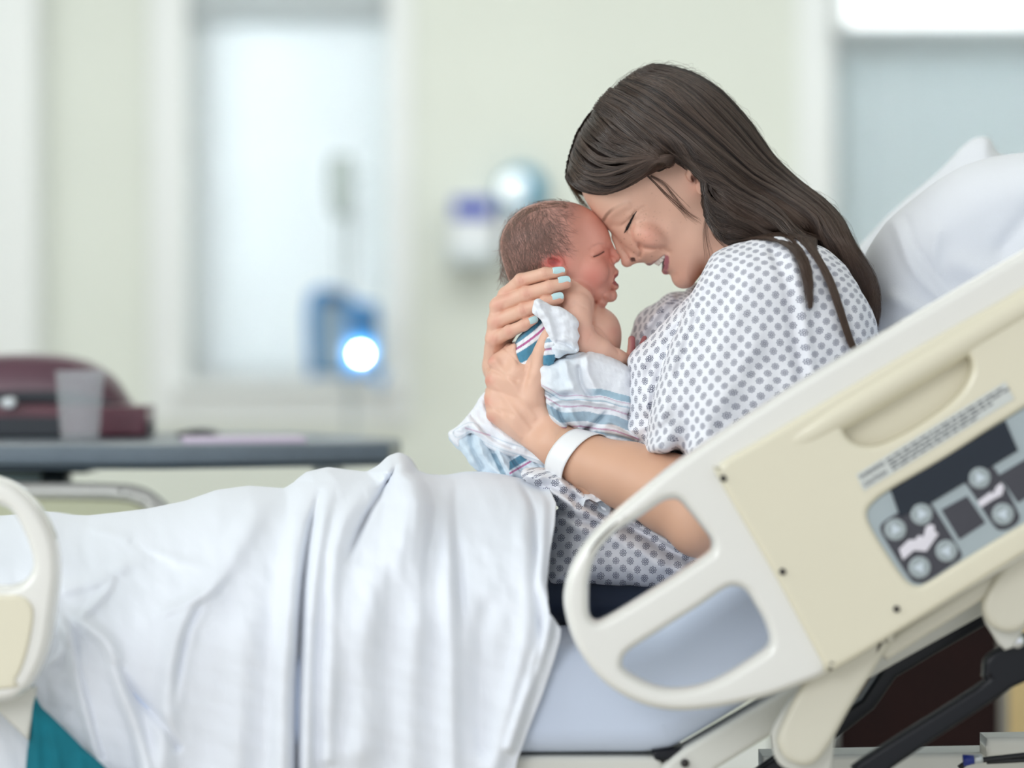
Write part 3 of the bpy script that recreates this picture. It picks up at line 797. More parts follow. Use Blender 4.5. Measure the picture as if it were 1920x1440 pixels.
# swing arms carrying the rail and the strip under it
arm1 = [(1680, 1190), (1669, 1212), (1600, 1321), (1560, 1392), (1531, 1430), (1503, 1437), (1474, 1424), (1459, 1396), (1462, 1372), (1480, 1330), (1504, 1285), (1540, 1240), (1600, 1200)]
arm2 = [(1905, 1030), (1866, 1085), (1846, 1126), (1846, 1152), (1860, 1175), (1890, 1187), (1920, 1178), (1960, 1135), (2010, 1060), (2060, 980), (1990, 950)]
plate('support_arm', arm1, RY + 0.022, 0.022, 0.007, m_creamd, rail, smooth=4)
plate('support_arm', arm2, RY + 0.022, 0.022, 0.007, m_creamd, rail, smooth=4)
plate('arm_backing', [(1448, 1392), (1452, 1362), (1500, 1290), (1560, 1260), (1560, 1440), (1500, 1450), (1460, 1432)], RY + 0.044, 0.012, 0.004, m_frame, rail, smooth=3)
plate('arm_backing', [(1842, 1130), (1900, 1060), (1960, 1080), (1900, 1215), (1862, 1190)], RY + 0.044, 0.012, 0.004, m_frame, rail, smooth=3)
plate('lower_strip', [(1640, 1212), (1920, 1036), (2150, 900), (2150, 950), (1920, 1082), (1847, 1124), (1664, 1240)], RY + 0.03, 0.03, 0.006, m_creamd, rail, smooth=0)

# ---- foot-end rail at the left edge
frail = bpy.data.objects.new('side_rail', None); C.objects.link(frail); frail.location = (-0.52, RY, 0.7)
setp(frail, 'white foot-end side rail with a cream inset, cut off by the left edge', 'bed rail')
fo = [(-420, 960), (-330, 905), (-200, 885), (-60, 886), (0, 898), (33, 915), (66, 947), (91, 989), (104, 1030), (107.5, 1075), (102, 1132), (88, 1215), (67, 1268), (42, 1302), (0, 1318), (-150, 1330), (-330, 1325), (-420, 1290), (-450, 1120)]
fh = [(-380, 1000), (-310, 950), (-200, 932), (-60, 934), (-5, 948), (21, 964), (42, 1002), (55, 1040), (57, 1066), (46, 1086), (22, 1098), (-30, 1101), (-340, 1104), (-385, 1080)]
fc = [(-385, 1150), (-360, 1118), (-20, 1116), (33, 1117), (54, 1128), (62, 1148), (58, 1186), (46, 1236), (29, 1273), (0, 1293), (-330, 1300), (-380, 1260)]
plate('rail_frame', fo, RY, 0.042, 0.0165, m_railw, frail, holes=(fh,), smooth=5, seg=6, inset=0.0082)
plate('rail_panel', fc, RY - 0.003, 0.03, 0.003, m_cream, frail, smooth=5)
plate('rail_post', [(-60, 1300), (66, 1290), (52, 1390), (-10, 1330), (-60, 1330)], RY + 0.04, 0.02, 0.005, m_frame, frail, smooth=0)
plate('support_arm', [(-260, 1310), (-160, 1310), (-170, 1430), (-230, 1440)], RY + 0.03, 0.022, 0.006, m_creamd, frail, smooth=3)
# ---- far rail seen past the feet
FRY = 3.62
far = bpy.data.objects.new('side_rail', None); C.objects.link(far); far.location = (-0.7, FRY, 0.7)
setp(far, 'far side rail with a rounded white top, behind the covered legs', 'bed rail')
fro = [(-350, 1000), (-300, 930), (-200, 906), (0, 905), (200, 908), (260, 915), (295, 935), (325, 968), (345, 1020), (345, 1180), (310, 1230), (-300, 1230), (-350, 1180)]
fri = [(-320, 1010), (-280, 950), (-190, 937), (0, 936), (190, 938), (240, 942), (270, 955), (295, 985), (312, 1030), (312, 1160), (280, 1200), (-280, 1200), (-320, 1150)]
plate('rail_frame', fro, FRY, 0.04, 0.014, m_railw, far, holes=(fri,), smooth=4)
plate('rail_panel', fri, FRY + 0.01, 0.02, 0.004, mat('olive_cream_plastic', (196, 198, 168), 0.4), far, smooth=4)
plate('support_arm', [(-60, 1210), (40, 1210), (30, 1420), (-40, 1420)], FRY + 0.01, 0.022, 0.006, m_creamd, far, smooth=0)

# ---- pillows
def pillow(name, poly, yc, thick, lab, ridg=(), R=90, flat=0.55):
    g = G((min(p[0] for p in poly) - 14, min(p[1] for p in poly) - 14, -thick - 20), (max(p[0] for p in poly) + 14, max(p[1] for p in poly) + 14, thick + 20), 5.0)
    F = g.inflate(poly, thick, R, 0.0)
    F = F - (ridges(g.U2, g.V2, ridg) + 2.2 * vn2(g.U2, g.V2, 120, 3)).astype(np.float32)[:, :, None] * (g.w < 0)
    V, Fc = surfnet(F, g); V = relax(V, Fc, 3)
    s = yc / FOC
    W = toworld(V)
    W = np.stack([W[:, 0] * s, yc + (W[:, 1] - FOC) * s, CAMZ + (W[:, 2] - CAMZ) * s], 1)
    o = mesh_np(name, W, Fc, m_pillow)
    return setp(o, lab, 'pillow', 'pillows against the raised backrest')
pillow('pillow', [(1590, 500), (1640, 430), (1700, 372), (1760, 322), (1812, 270), (1838, 256), (1858, 262), (1880, 290), (1990, 330), (2150, 420), (2120, 640), (1900, 760), (1700, 800), (1610, 760), (1580, 640)], 3.36, 85,
       'white pillow at the back, its corner peaking above the other', [([(1600, 560), (1680, 440), (1780, 350), (1850, 300)], 12, 5)])
pillow('pillow', [(1612, 500), (1660, 420), (1740, 352), (1820, 306), (1900, 288), (2010, 290), (2180, 330), (2230, 470), (2150, 640), (1950, 740), (1760, 790), (1650, 760), (1618, 640), (1605, 560)], 3.14, 120,
       'white pillow in front, propped behind the back of the person', [([(1668, 420), (1690, 500), (1740, 560)], 7, 5), ([(1690, 410), (1705, 470), (1760, 540)], 5, -4), ([(1740, 440), (1735, 500), (1760, 560)], 12, 5),
       ([(1860, 470), (1900, 420), (1930, 380)], 16, -7), ([(1660, 560), (1720, 590), (1800, 600)], 14, 6), ([(1780, 500), (1850, 520), (1920, 500)], 22, 7)])

# ---- dark cabinet and warm door in the gap below the raised back
cab = bpy.data.objects.new('bedside_cabinet', None); C.objects.link(cab); cab.location = (wx(1720, 4.2), 4.4, 0)
setp(cab, 'dark red-brown bedside cabinet seen in the gap under the raised backrest', 'cabinet')
m_wood = mat('dark_mahogany', (34, 10, 8), 0.5, spec=0.2, var=0.2, vscale=12)
m_greytrim = mat('grey_cabinet_trim', (150, 146, 138), 0.5)
zt = wz(1160, 4.2)
MB().box(((wx(1500, 4.2) + wx(1875, 4.2)) / 2, 4.42, zt / 2 + 0.03), (wx(1875, 4.2) - wx(1500, 4.2), 0.44, zt - 0.06)).build('body', m_wood, cab, bevel=0.004)
MB().box((wx(1884, 4.19), 4.42, zt / 2 + 0.03), (0.014, 0.45, zt - 0.06)).build('edge_trim', m_greytrim, cab, bevel=0.003)
MB().box(((wx(1500, 4.2) + wx(1890, 4.2)) / 2, 4.42, zt + 0.012), (0.34, 0.47, 0.022)).build('cabinet_top', m_greytrim, cab, bevel=0.005)
MB().tube([(wx(1566, 4.18), 4.185, wz(1350, 4.18)), (wx(1566, 4.18), 4.185, wz(1410, 4.18))], 0.004, 10).build('handle', m_steel, cab, True)
dr = MB().box((wx(1960, 5.6), 5.6, 0.5), (0.40, 0.04, 1.0)).build('wood_panel', mat('warm_maple', (232, 206, 152), 0.5, var=0.06, vscale=10), bevel=0.004)
setp(dr, 'warm honey coloured wooden panel at the lower right edge', 'panel')

# ================================================================ SHEET over the legs
def build_sheet():
    topP = [(-260, 975), (0, 968), (75, 960), (110, 966), (150, 968), (205, 962), (260, 955), (330, 940), (390, 920), (450, 912), (515, 917), (545, 900), (575, 886), (615, 877), (650, 882),
            (688, 886), (712, 872), (728, 856), (748, 849), (764, 857), (776, 880), (800, 891), (830, 892), (870, 886), (910, 885), (940, 889), (962, 897), (985, 905), (1005, 900)]
    tu = np.array([p[0] for p in topP], float); tv = np.array([p[1] for p in topP], float)
    rightP = np.array([(1000, 886), (1025, 905), (1043, 945), (1040, 985), (1030, 1040), (1024, 1100), (1030, 1150), (1052, 1180), (1050, 1200), (1040, 1235), (1018, 1300), (990, 1370), (970, 1425), (955, 1500), (945, 1560)], float)
    NU, NT, NB = 520, 300, 60
    s = np.linspace(0, 1, NU); T = np.linspace(0, 1, NT) ** 1.35
    ut = -260 + s * (1000 + 260)
    vt = np.interp(ut, tu, tv)
    k = np.ones(5) / 5; vt = np.convolve(np.pad(vt, 2, mode='edge'), k, 'valid')
    Sg, Tg = np.meshgrid(s, T, indexing='ij')
    Vp = vt[:, None] + Tg * (1560 - vt[:, None])
    xr = np.interp(Vp, rightP[:, 1], rightP[:, 0])
    xr0 = np.interp(Vp, rightP[:, 1], rightP[:, 0])
    Up = -260 + Sg * (xr0 + 260)
    # silhouettes of the legs: near and far leg under the cloth give the depth
    Wtop = 10.0; Wfr = -575.0
    tt = np.clip((Vp - vt[:, None]) / 330.0, 0, 1)
    depth = Wtop + (Wfr - Wtop) * np.sqrt(np.clip(1 - (1 - tt) ** 2.2, 0, 1))
    L = []
    def R(P, w, a): L.append((P, w, a))
    R([(600, 925), (583, 990), (570, 1080), (563, 1180), (558, 1300), (556, 1460)], 8, -32)
    R([(622, 905), (606, 975), (592, 1070), (583, 1180), (578, 1300), (575, 1480)], 13, 20)
    R([(580, 905), (556, 980), (545, 1080), (538, 1200), (530, 1320), (525, 1500)], 20, 22)
    R([(748, 866), (733, 895), (712, 930), (690, 965), (664, 1020), (650, 1060)], 7, -36)
    R([(732, 868), (706, 898), (672, 935), (640, 990), (625, 1060), (618, 1200), (612, 1420)], 16, 16)
    R([(760, 870), (768, 930), (740, 1010), (700, 1100), (680, 1250), (676, 1400)], 34, 20)
    R([(500, 930), (470, 980), (430, 1050), (375, 1120), (335, 1200), (318, 1300), (300, 1440)], 24, 20)
    R([(378, 1128), (352, 1180), (337, 1240), (325, 1330)], 9, -15)
    R([(300, 1155), (340, 1135), (390, 1110), (440, 1060)], 10, 10)
    R([(470, 1130), (460, 1230), (450, 1330), (445, 1480)], 30, 12)
    R([(130, 1150), (165, 1175), (205, 1212), (228, 1290), (260, 1380), (285, 1500)], 13, 22)
    R([(105, 1150), (135, 1210), (155, 1300), (180, 1400), (200, 1500)], 11, 18)
    R([(215, 1235), (250, 1300), (300, 1350), (330, 1400)], 10, -14)
    R([(140, 1190), (150, 1260), (170, 1340), (190, 1420)], 7, -14)
    R([(100, 1110), (180, 1090), (240, 1060), (290, 1045)], 14, 12)
    R([(150, 1160), (200, 1110), (215, 1080)], 8, 9)
    R([(240, 1010), (280, 1040), (330, 1060)], 10, -8)
    R([(150, 985), (220, 1005), (290, 1040), (370, 1060), (420, 1075)], 12, 8)
    R([(830, 900), (838, 980), (842, 1100), (846, 1250), (850, 1480)], 17, 14)
    R([(858, 905), (852, 960), (862, 1080), (868, 1200)], 10, -9)
    R([(975, 905), (998, 950), (1003, 1010), (1004, 1070), (1000, 1100)], 6, -12)
    R([(1000, 905), (1020, 945), (1018, 1010), (1014, 1090), (1030, 1160), (1000, 1260), (955, 1400)], 10, 15)
    R([(985, 930), (985, 1020), (990, 1120), (985, 1200), (960, 1300), (925, 1440)], 18, 12)
    R([(1008, 1150), (1016, 1200), (1000, 1260), (985, 1300)], 7, -9)
    R([(930, 1110), (905, 1180), (900, 1260), (905, 1400)], 22, -10)
    R([(780, 1130), (775, 1230), (770, 1340), (765, 1480)], 24, 12)
    R([(650, 1080), (640, 1180), (630, 1300), (625, 1480)], 20, 9)
    R([(690, 930), (660, 935), (630, 945)], 12, -7)
    R([(60, 1000), (70, 1060), (60, 1120)], 20, 8)
    D = np.zeros(Up.shape)
    for P, s_, a_ in L:
        P = catmull(P, 5, False); seg = np.linalg.norm(np.diff(P, axis=0), axis=1); cum = np.concatenate([[0], np.cumsum(seg)])
        best = np.full(Up.shape, 1e9); tb_ = np.zeros(Up.shape)
        for i_ in range(len(P) - 1):
            a0 = P[i_]; d0 = P[i_ + 1] - a0; L0 = d0 @ d0 + 1e-9
            t0 = np.clip(((Up - a0[0]) * d0[0] + (Vp - a0[1]) * d0[1]) / L0, 0, 1)
            dd = (Up - a0[0] - t0 * d0[0]) ** 2 + (Vp - a0[1] - t0 * d0[1]) ** 2
            m_ = dd < best; best = np.where(m_, dd, best); tb_ = np.where(m_, (cum[i_] + t0 * seg[i_]) / cum[-1], tb_)
        tap = np.clip((1 - tb_) / 0.35, 0, 1) if P[-1][1] < 1380 else 1.0
        tap = tap * np.clip(tb_ / 0.15 + 0.25, 0, 1)
        D += a_ * np.exp(-best / s_ ** 2) * tap
    D += 3.0 * vn2(Up, Vp * 0.45, 95, 11) * np.clip((Vp - 1000) / 200, 0, 1) + 1.2 * vn2(Up, Vp, 60, 5) + 0.25 * vn2(Up, Vp, 28, 9) * np.clip((Vp - 930) / 100, 0, 1)
    wrk = 2.4 * np.sin((Up * 0.62 + Vp * 0.35) / 5.5 + 2 * vn2(Up, Vp, 90, 2)) * np.exp(-((Up - 110) / 35) ** 2 - ((Vp - 1230) / 110) ** 2)
    D += wrk
    fade = np.clip((Vp - vt[:, None]) / 30, 0, 1)
    Wp = depth - D * 1.35 * fade
    U3, V3, W3 = q(Up, Vp, Wp)
    top = np.stack([U3, V3, W3], 2)
    # the far half going back over the legs and down
    tb = np.linspace(0, 1, NB)[1:]
    back = []
    for t_ in tb:
        w_ = Wtop + 720 * (1 - (1 - t_) ** 1.6) * 1.0
        v_ = HZ + (vt - HZ) * (1 + (w_ - Wtop) / FPX) + 10 * t_ + 330 * t_ ** 3.2
        uu, vv, ww = q(Up[:, 0], v_, Wtop)
        back.append(np.stack([uu, vv, np.full_like(uu, w_)], 1))
    back = np.array(back)[::-1].transpose(1, 0, 2)
    P = np.concatenate([back, top], 1)
    n1, n2 = P.shape[:2]
    i, j = np.meshgrid(np.arange(n1 - 1), np.arange(n2 - 1), indexing='ij')
    a = (i * n2 + j).ravel()
    F = np.stack([a, a + 1, a + n2 + 1, a + n2], 1)
    o = mesh_np('bed_sheet', toworld(P.reshape(-1, 3)), F, m_sheet)
    md = o.modifiers.new('thickness', 'SOLIDIFY'); md.thickness = 0.0018; md.offset = 0
    return setp(o, 'rumpled white sheet draped over the legs and hanging over the bed side', 'bed sheet')
build_sheet()
m_tealb = mat('teal_blanket_cloth', (12, 112, 128), 0.95, bump=0.6, bscale=500, var=0.1, vscale=60)
def build_teal():
    g = G((20, 1270, -40), (230, 1600, 40), 3.0)
    F = g.inflate([(58, 1285), (70, 1320), (100, 1350), (150, 1400), (215, 1470), (210, 1580), (40, 1580), (46, 1440), (52, 1380)], 12, 12, 0)
    F = F - (ridges(g.U2, g.V2, [([(62, 1320), (70, 1400), (72, 1560)], 8, 7), ([(95, 1370), (110, 1440), (112, 1560)], 9, 7), ([(150, 1420), (160, 1560)], 9, 6)])).astype(np.float32)[:, :, None] * (g.w < 0)
    V, Fc = surfnet(F, g); V = relax(V, Fc, 2)
    s = 2.745 / FOC; W = toworld(V)
    W = np.stack([W[:, 0] * s, 2.752 + (W[:, 1] - FOC) * s, CAMZ + (W[:, 2] - CAMZ) * s], 1)
    setp(mesh_np('blanket', W, Fc, m_tealb), 'dark teal blanket hanging out from under the white sheet at lower left', 'blanket')
build_teal()

# ================================================================ MATERIALS OF THE PEOPLE
m_skin = mat('skin', (214, 170, 146), 0.46, spec=0.38, sss=0.08, attr='Col', bump=0.12, bscale=1400)
m_bskin = mat('newborn_skin', (190, 120, 106), 0.50, spec=0.36, sss=0.10, attr='Col', bump=0.15, bscale=1200)
m_nail = mat('mint_nail_polish', (192, 224, 226), 0.12, coat=0.6)
m_tooth = mat('teeth', (250, 243, 230), 0.25, sss=0.1)
m_lash = mat('dark_lashes', (14, 12, 16), 0.5)

def hairmat(name, attr):
    m = bpy.data.materials.new(name); m.use_nodes = True
    nt = m.node_tree; b = nt.nodes['Principled BSDF']
    a = nt.nodes.new('ShaderNodeAttribute'); a.attribute_name = attr
    nt.links.new(a.outputs['Color'], b.inputs['Base Color'])
    b.inputs['Roughness'].default_value = 0.32
    b.inputs['Specular IOR Level'].default_value = 0.5
    return m
m_hair = hairmat('dark_brown_hair', 'Col')

def gown_mat():
    m = bpy.data.materials.new('printed_gown_cotton'); m.use_nodes = True
    nt = m.node_tree; b = nt.nodes['Principled BSDF']; N = nt.nodes.new; Lk = nt.links.new
    b.inputs['Roughness'].default_value = 0.9; b.inputs['Sheen Weight'].default_value = 0.1
    at = N('ShaderNodeAttribute'); at.attribute_name = 'cuv'
    def mth(op, a, b_=None, c=None):
        n = N('ShaderNodeMath'); n.operation = op
        for i, x in enumerate((a, b_, c)):
            if x is None: continue
            if isinstance(x, (int, float)): n.inputs[i].default_value = x
            else: Lk(x, n.inputs[i])
        return n.outputs[0]
    sep = N('ShaderNodeSeparateXYZ'); Lk(at.outputs['Vector'], sep.inputs[0])
    X = mth('DIVIDE', sep.outputs[0], 29.0); Y = mth('DIVIDE', sep.outputs[1], 29.0)
    def cell(off):
        x = mth('MULTIPLY', mth('SUBTRACT', mth('FRACT', mth('ADD', X, off)), 0.5), 29.0)
        y = mth('MULTIPLY', mth('SUBTRACT', mth('FRACT', mth('ADD', Y, off)), 0.5), 29.0)
        r = mth('SQRT', mth('ADD', mth('MULTIPLY', x, x), mth('MULTIPLY', y, y)))
        th = mth('ARCTAN2', y, x)
        return r, th
    def flower(off):
        r, th = cell(off)
        c8 = mth('COSINE', mth('MULTIPLY', th, 8.0))
        rout = mth('ADD', 6.5, mth('MULTIPLY', c8, 0.8))
        inside = mth('LESS_THAN', r, rout)
        petal = mth('MULTIPLY', mth('LESS_THAN', r, mth('SUBTRACT', rout, 1.5)), mth('MULTIPLY', mth('GREATER_THAN', r, 2.6), mth('GREATER_THAN', c8, 0.1)))
        eye_ = mth('LESS_THAN', r, 1.1)
        return mth('MULTIPLY', inside, mth('SUBTRACT', 1.0, mth('MAXIMUM', petal, eye_)))
    f = mth('MAXIMUM', flower(0.0), flower(0.5))
    mx = N('ShaderNodeMix'); mx.data_type = 'RGBA'
    mx.inputs[6].default_value = lin((238, 239, 244)) + (1,); mx.inputs[7].default_value = lin((108, 110, 130)) + (1,)
    Lk(mth('MULTIPLY', f, 0.92), mx.inputs[0]); Lk(mx.outputs[2], b.inputs['Base Color'])
    tc = N('ShaderNodeTexCoord'); n2 = N('ShaderNodeTexNoise'); n2.inputs['Scale'].default_value = 900
    Lk(tc.outputs['Object'], n2.inputs['Vector'])
    bp = N('ShaderNodeBump'); bp.inputs['Strength'].default_value = 0.2; bp.inputs['Distance'].default_value = 0.001
    Lk(n2.outputs['Fac'], bp.inputs['Height']); Lk(bp.outputs[0], b.inputs['Normal'])
    return m
m_gown = gown_mat()

def blanket_mat():
    m = bpy.data.materials.new('striped_flannel'); m.use_nodes = True
    nt = m.node_tree; b = nt.nodes['Principled BSDF']; N = nt.nodes.new; Lk = nt.links.new
    b.inputs['Roughness'].default_value = 0.95; b.inputs['Sheen Weight'].default_value = 0.25
    at = N('ShaderNodeAttribute'); at.attribute_name = 'Col'
    tc = N('ShaderNodeTexCoord'); n = N('ShaderNodeTexNoise'); n.inputs['Scale'].default_value = 1800; n.inputs['Detail'].default_value = 4
    Lk(tc.outputs['Object'], n.inputs['Vector'])
    mr = N('ShaderNodeMapRange'); mr.inputs[1].default_value = 0.3; mr.inputs[2].default_value = 0.7; mr.inputs[3].default_value = 0.95; mr.inputs[4].default_value = 1.04
    Lk(n.outputs['Fac'], mr.inputs[0])
    v = N('ShaderNodeVectorMath'); v.operation = 'SCALE'; Lk(at.outputs['Color'], v.inputs[0]); Lk(mr.outputs[0], v.inputs[3])
    Lk(v.outputs[0], b.inputs['Base Color'])
    bp = N('ShaderNodeBump'); bp.inputs['Strength'].default_value = 0.5; bp.inputs['Distance'].default_value = 0.001
    Lk(n.outputs['Fac'], bp.inputs['Height']); Lk(bp.outputs[0], b.inputs['Normal'])
    return m
m_flan = blanket_mat()

LIN = {k: np.array(lin(v)) for k, v in dict(
    skin=(216, 172, 150), skinlt=(228, 190, 168), skinred=(220, 158, 138), lip=(168, 104, 112), lipup=(150, 104, 112), inner=(92, 36, 42), brow=(134, 100, 84), nostril=(60, 26, 26),
    hand=(226, 182, 158), knuckle=(216, 148, 130), arm=(216, 170, 142), nailbed=(200, 140, 125),
    bskin=(222, 164, 146), bred=(216, 134, 120), bface=(220, 152, 134), bbody=(234, 190, 168), bscalp=(190, 142, 132), bhair=(138, 108, 98), bear=(226, 104, 98), blip=(146, 66, 70), bhand=(158, 88, 96),
    white=(240, 243, 248), ltblue=(206, 226, 238), blue=(78, 140, 168), pink=(186, 96, 150), paleblue=(168, 198, 214)).items()}

def add_obj_mesh(parts):
    """stack several (V,F,col) pieces"""
    Vs, Fs, Cs, n = [], [], [], 0
    for V, F, c in parts:
        Vs.append(V); Fs.append(F + n); Cs.append(c); n += len(V)
    return np.vstack(Vs), np.vstack(Fs), np.vstack(Cs)

# ================================================================ THE MOTHER'S HEAD
def mother_head():
    g = G((1070, 105, -150), (1480, 620, 150), 2.0)
    base = [(1090, 350), (1096, 372), (1110, 395), (1125, 413), (1138, 428), (1150, 442), (1168, 463), (1186, 480), (1200, 489), (1212, 493), (1226, 495), (1238, 500), (1250, 510), (1257, 518), (1265, 529),
            (1280, 538.5), (1296, 537), (1309, 522), (1322, 510), (1345, 540), (1380, 640), (1500, 640), (1480, 540), (1440, 450), (1400, 385), (1392, 330), (1392, 280), (1384, 230),
            (1350, 190), (1298, 165), (1240, 152), (1188, 168), (1144, 202), (1110, 248), (1090, 298)]
    ctl = [(1100, 365, 84, 50), (1118, 395, 74, 46), (1128, 412, 70, 44), (1110, 330, 98, 70), (1160, 390, 92, 60), (1148, 436, 34, 22), (1162, 440, 44, 26), (1176, 424, 66, 36), (1190, 402, 88, 50),
           (1200, 380, 104, 60), (1205, 425, 88, 46), (1215, 448, 86, 46), (1192, 455, 56, 30), (1203, 474, 50, 26), (1216, 482, 46, 22), (1232, 470, 66, 32), (1248, 474, 64, 34), (1236, 494, 46, 24),
           (1252, 500, 50, 24), (1266, 520, 42, 26), (1280, 526, 42, 26), (1290, 490, 74, 40), (1270, 470, 82, 46), (1250, 440, 92, 60), (1300, 450, 94, 60), (1320, 410, 98, 70), (1270, 370, 112, 80), (1300, 345, 118, 90),
           (1230, 340, 112, 80), (1180, 330, 110, 80), (1240, 250, 128, 110), (1150, 240, 110, 90), (1340, 230, 112, 90), (1370, 340, 92, 80), (1340, 480, 88, 60), (1390, 470, 90, 70), (1430, 580, 100, 80)]
    D, R = shep(ctl, g.U2, g.V2, 3.0, 14.0)
    D = blur2(D, 6, 2); R = blur2(R, 5, 2)
    F = g.inflate(base, D, R)
    # nose
    nose = g.chain([(1153, 446, 0), (1162, 464, 0), (1172.5, 482, 0), (1175.5, 489.5, 0)], [7, 7.5, 9, 11.6], 3)
    for s in (-1, 1):
        nose = smin(nose, g.ell((1190, 480.5, s * 15), (13, 10.5, 9.5), 0.55), 5)
        nose = smin(nose, g.caps((1163, 450, s * 3), (1187, 474, s * 13), 7, 8), 6)
    nose = smin(nose, g.caps((1178, 490, 0), (1200, 486, 0), 8, 6), 4)
    F = smin(F, nose, 7)
    for s in (-1, 1):
        # cheek apple raised by the smile, fold round it
        F = smin(F, g.ell((1214, 444, s * 69), (34, 23, 27), 0.5), 10)
    # lips
    up = [(1217, 491.5, 0), (1222.5, 488, -17), (1232, 480.5, -35), (1243, 472.5, -50)]
    lo = [(1248.5, 507, 0), (1249.5, 501, -19), (1250.5, 491, -38), (1248.5, 480, -50)]
    mir = lambda P: [(a, b, -c) for a, b, c in P]
    U = smin(g.chain(up, [6.2, 6, 4.6, 2.5], 3), g.chain(mir(up), [6.2, 6, 4.6, 2.5], 3), 3)
    Lo = smin(g.chain(lo, [7.6, 7, 5.2, 2.5], 3), g.chain(mir(lo), [7.6, 7, 5.2, 2.5], 3), 3)
    F = smin(F, smin(U, Lo, 2), 5)
    chin = g.ell((1278, 524, 0), (15, 15, 24)); F = smin(F, chin, 10)
    # open smiling mouth
    cut = g.inflate([(1218, 508), (1224, 496.5), (1231, 488.5), (1238.5, 480.5), (1243, 476.5), (1246, 477.5), (1246, 484), (1243.5, 493), (1241, 503), (1235, 516), (1225, 522)], 54, 3.5, 0, 5, True)
    F = smax(F, -cut, 2.0)
    # eye socket creases, closed lid, laugh lines, smile fold
    cr = [([(1148, 424), (1158, 426), (1168, 424), (1178, 414)], 5, 1.6),
          ([(1190.5, 399.5), (1184, 409), (1178.5, 421), (1172.5, 433)], 2.6, 2.3),
          ([(1171, 434), (1177, 440), (1186, 442)], 4, -0.8),
          ([(1186, 424), (1181, 434), (1183, 443)], 3.2, 1.6),
          ([(1197, 461), (1205, 466.5), (1218, 467.5), (1232, 466), (1242, 469), (1251, 474)], 4.2, 3.6),
          ([(1196.5, 463), (1201, 472), (1198.5, 481)], 2.6, 3.2),
          ([(1165, 424), (1176, 414.5), (1187, 401)], 1.6, 1.3),
          ([(1257, 512), (1264, 517)], 5, 1.6),
          ([(1196, 397), (1204, 392)], 3, 0.8), ([(1196, 404), (1206, 402)], 3, 0.7),
          ([(1140, 408), (1152, 398), (1172, 388)], 8, -2.2),
          ([(1176, 415), (1183, 404)], 7, -1.6)]
    F = F + ridges(g.U2, g.V2, cr).astype(np.float32)[:, :, None]
    for s in (-1, 1):
        nos = g.caps((1183.5, 490.5, s * 15), (1190.5, 481.5, s * 17), 4.0, 4.2)
        nos = np.minimum(nos, g.caps((1184, 491, s * 15), (1190, 482.5, s * 36), 4.2, 3.8))
        F = smax(F, -nos, 1.2)
    # ears
    for s in (-1, 1):
        ear = g.ell((1304, 322, s * 124), (44, 22, 9), 1.15)
        ear = smin(ear, g.ell((1307, 357, s * 122), (15, 11, 7), 1.3), 6)
        ear = smax(ear, -g.ell((1299, 328, s * 134), (26, 11, 12), 1.15), 3)
        ear = smin(ear, g.ell((1286, 338, s * 121), (11, 6, 6), 1.0), 4)
        F = smin(F, ear, 5)
        F = smax(F, -g.ell((1294, 343, s * 128), (9, 4.5, 12), 1.1), 1.5)
    V, Fc = surfnet(F, g); V = relax(V, Fc, 1, 0.5)
    M = g.near(F)
    # pigment, with shade painted into the ear hollow
    u, v, w = V.T
    def gs(cx, cy, r): return np.exp(-(((u - cx) ** 2 + (v - cy) ** 2) / r ** 2))
    c = np.tile(LIN['skin'], (len(V), 1))
    c = mixc(c, LIN['skinlt'], 0.5 * gs(1125, 375, 40))
    c = mixc(c, LIN['skinred'], 0.85 * gs(1212, 446, 26) + 0.6 * gs(1178, 492, 14) + 0.3 * gs(1280, 520, 30) + 0.5 * gs(1300, 350, 22))
    d = lambda P: poly_dist(catmull(P, 5, False), u, v)
    def d3(P):
        P = catmull(np.array(P, float), 5, False); b = np.full(len(V), 1e9)
        for a_, b_ in zip(P[:-1], P[1:]):
            e = b_ - a_; X = np.stack([u, v, -np.abs(w)], 1)
            t = np.clip(((X - a_) @ e) / (e @ e + 1e-9), 0, 1)
            b = np.minimum(b, np.linalg.norm(X - a_ - t[:, None] * e, axis=1))
        return b
    c = mixc(c, LIN['lipup'], np.clip((8.0 - d3(up)) / 1.6, 0, 1) * (d(([(1212, 496), (1222, 491), (1232, 484), (1244, 474)])) < 7.5) * 0.9)
    c = mixc(c, LIN['lip'], np.clip((9.0 - d3(lo)) / 1.6, 0, 1) * np.clip((u + 0.0 * v - 1241) / 2, 0, 1) * np.clip((1257 - u) / 2, 0, 1) * np.clip((v - 478) / 4, 0, 1))
    c = mixc(c, LIN['nostril'], gs(1294, 343, 7) * 0.85)  # ear hollow darkened in the colour to read as shade
    inm = poly_in(np.array([(1226, 498), (1241, 479), (1250, 476), (1247, 492), (1240, 512)]), u, v) & (np.abs(w) < 34)
    c = mixc(c, LIN['inner'], inm * 0.95)
    c = mixc(c, LIN['brow'], np.clip((4.6 - d([(1131, 413), (1136, 405), (1145, 397), (1160, 389), (1176, 384)])) / 3.0, 0, 1) * np.interp(u, [1130, 1140, 1150, 1176], [0.85, 0.8, 0.25, 0.08]))
    c = mixc(c, LIN['nostril'], np.clip((7 - np.sqrt((u - 1187) ** 2 + (v - 486) ** 2)) / 2.5, 0, 1) * (np.abs(w) < 21) * (np.abs(w) > 9) * 0.8)
    c = mixc(c, LIN['skinred'], np.clip((4 - d([(1186, 426), (1182, 435), (1184, 443)])) / 4, 0, 1) * 0.5)
    r = np.random.default_rng(5)
    for _ in range(120):
        fx, fy = r.normal((1205, 425), (24, 22)); rad = r.uniform(0.8, 1.5)
        c = mixc(c, LIN['brow'], np.clip(1.3 - np.sqrt((u - fx) ** 2 + (v - fy) ** 2) / rad, 0, 1) * r.uniform(0.12, 0.38))
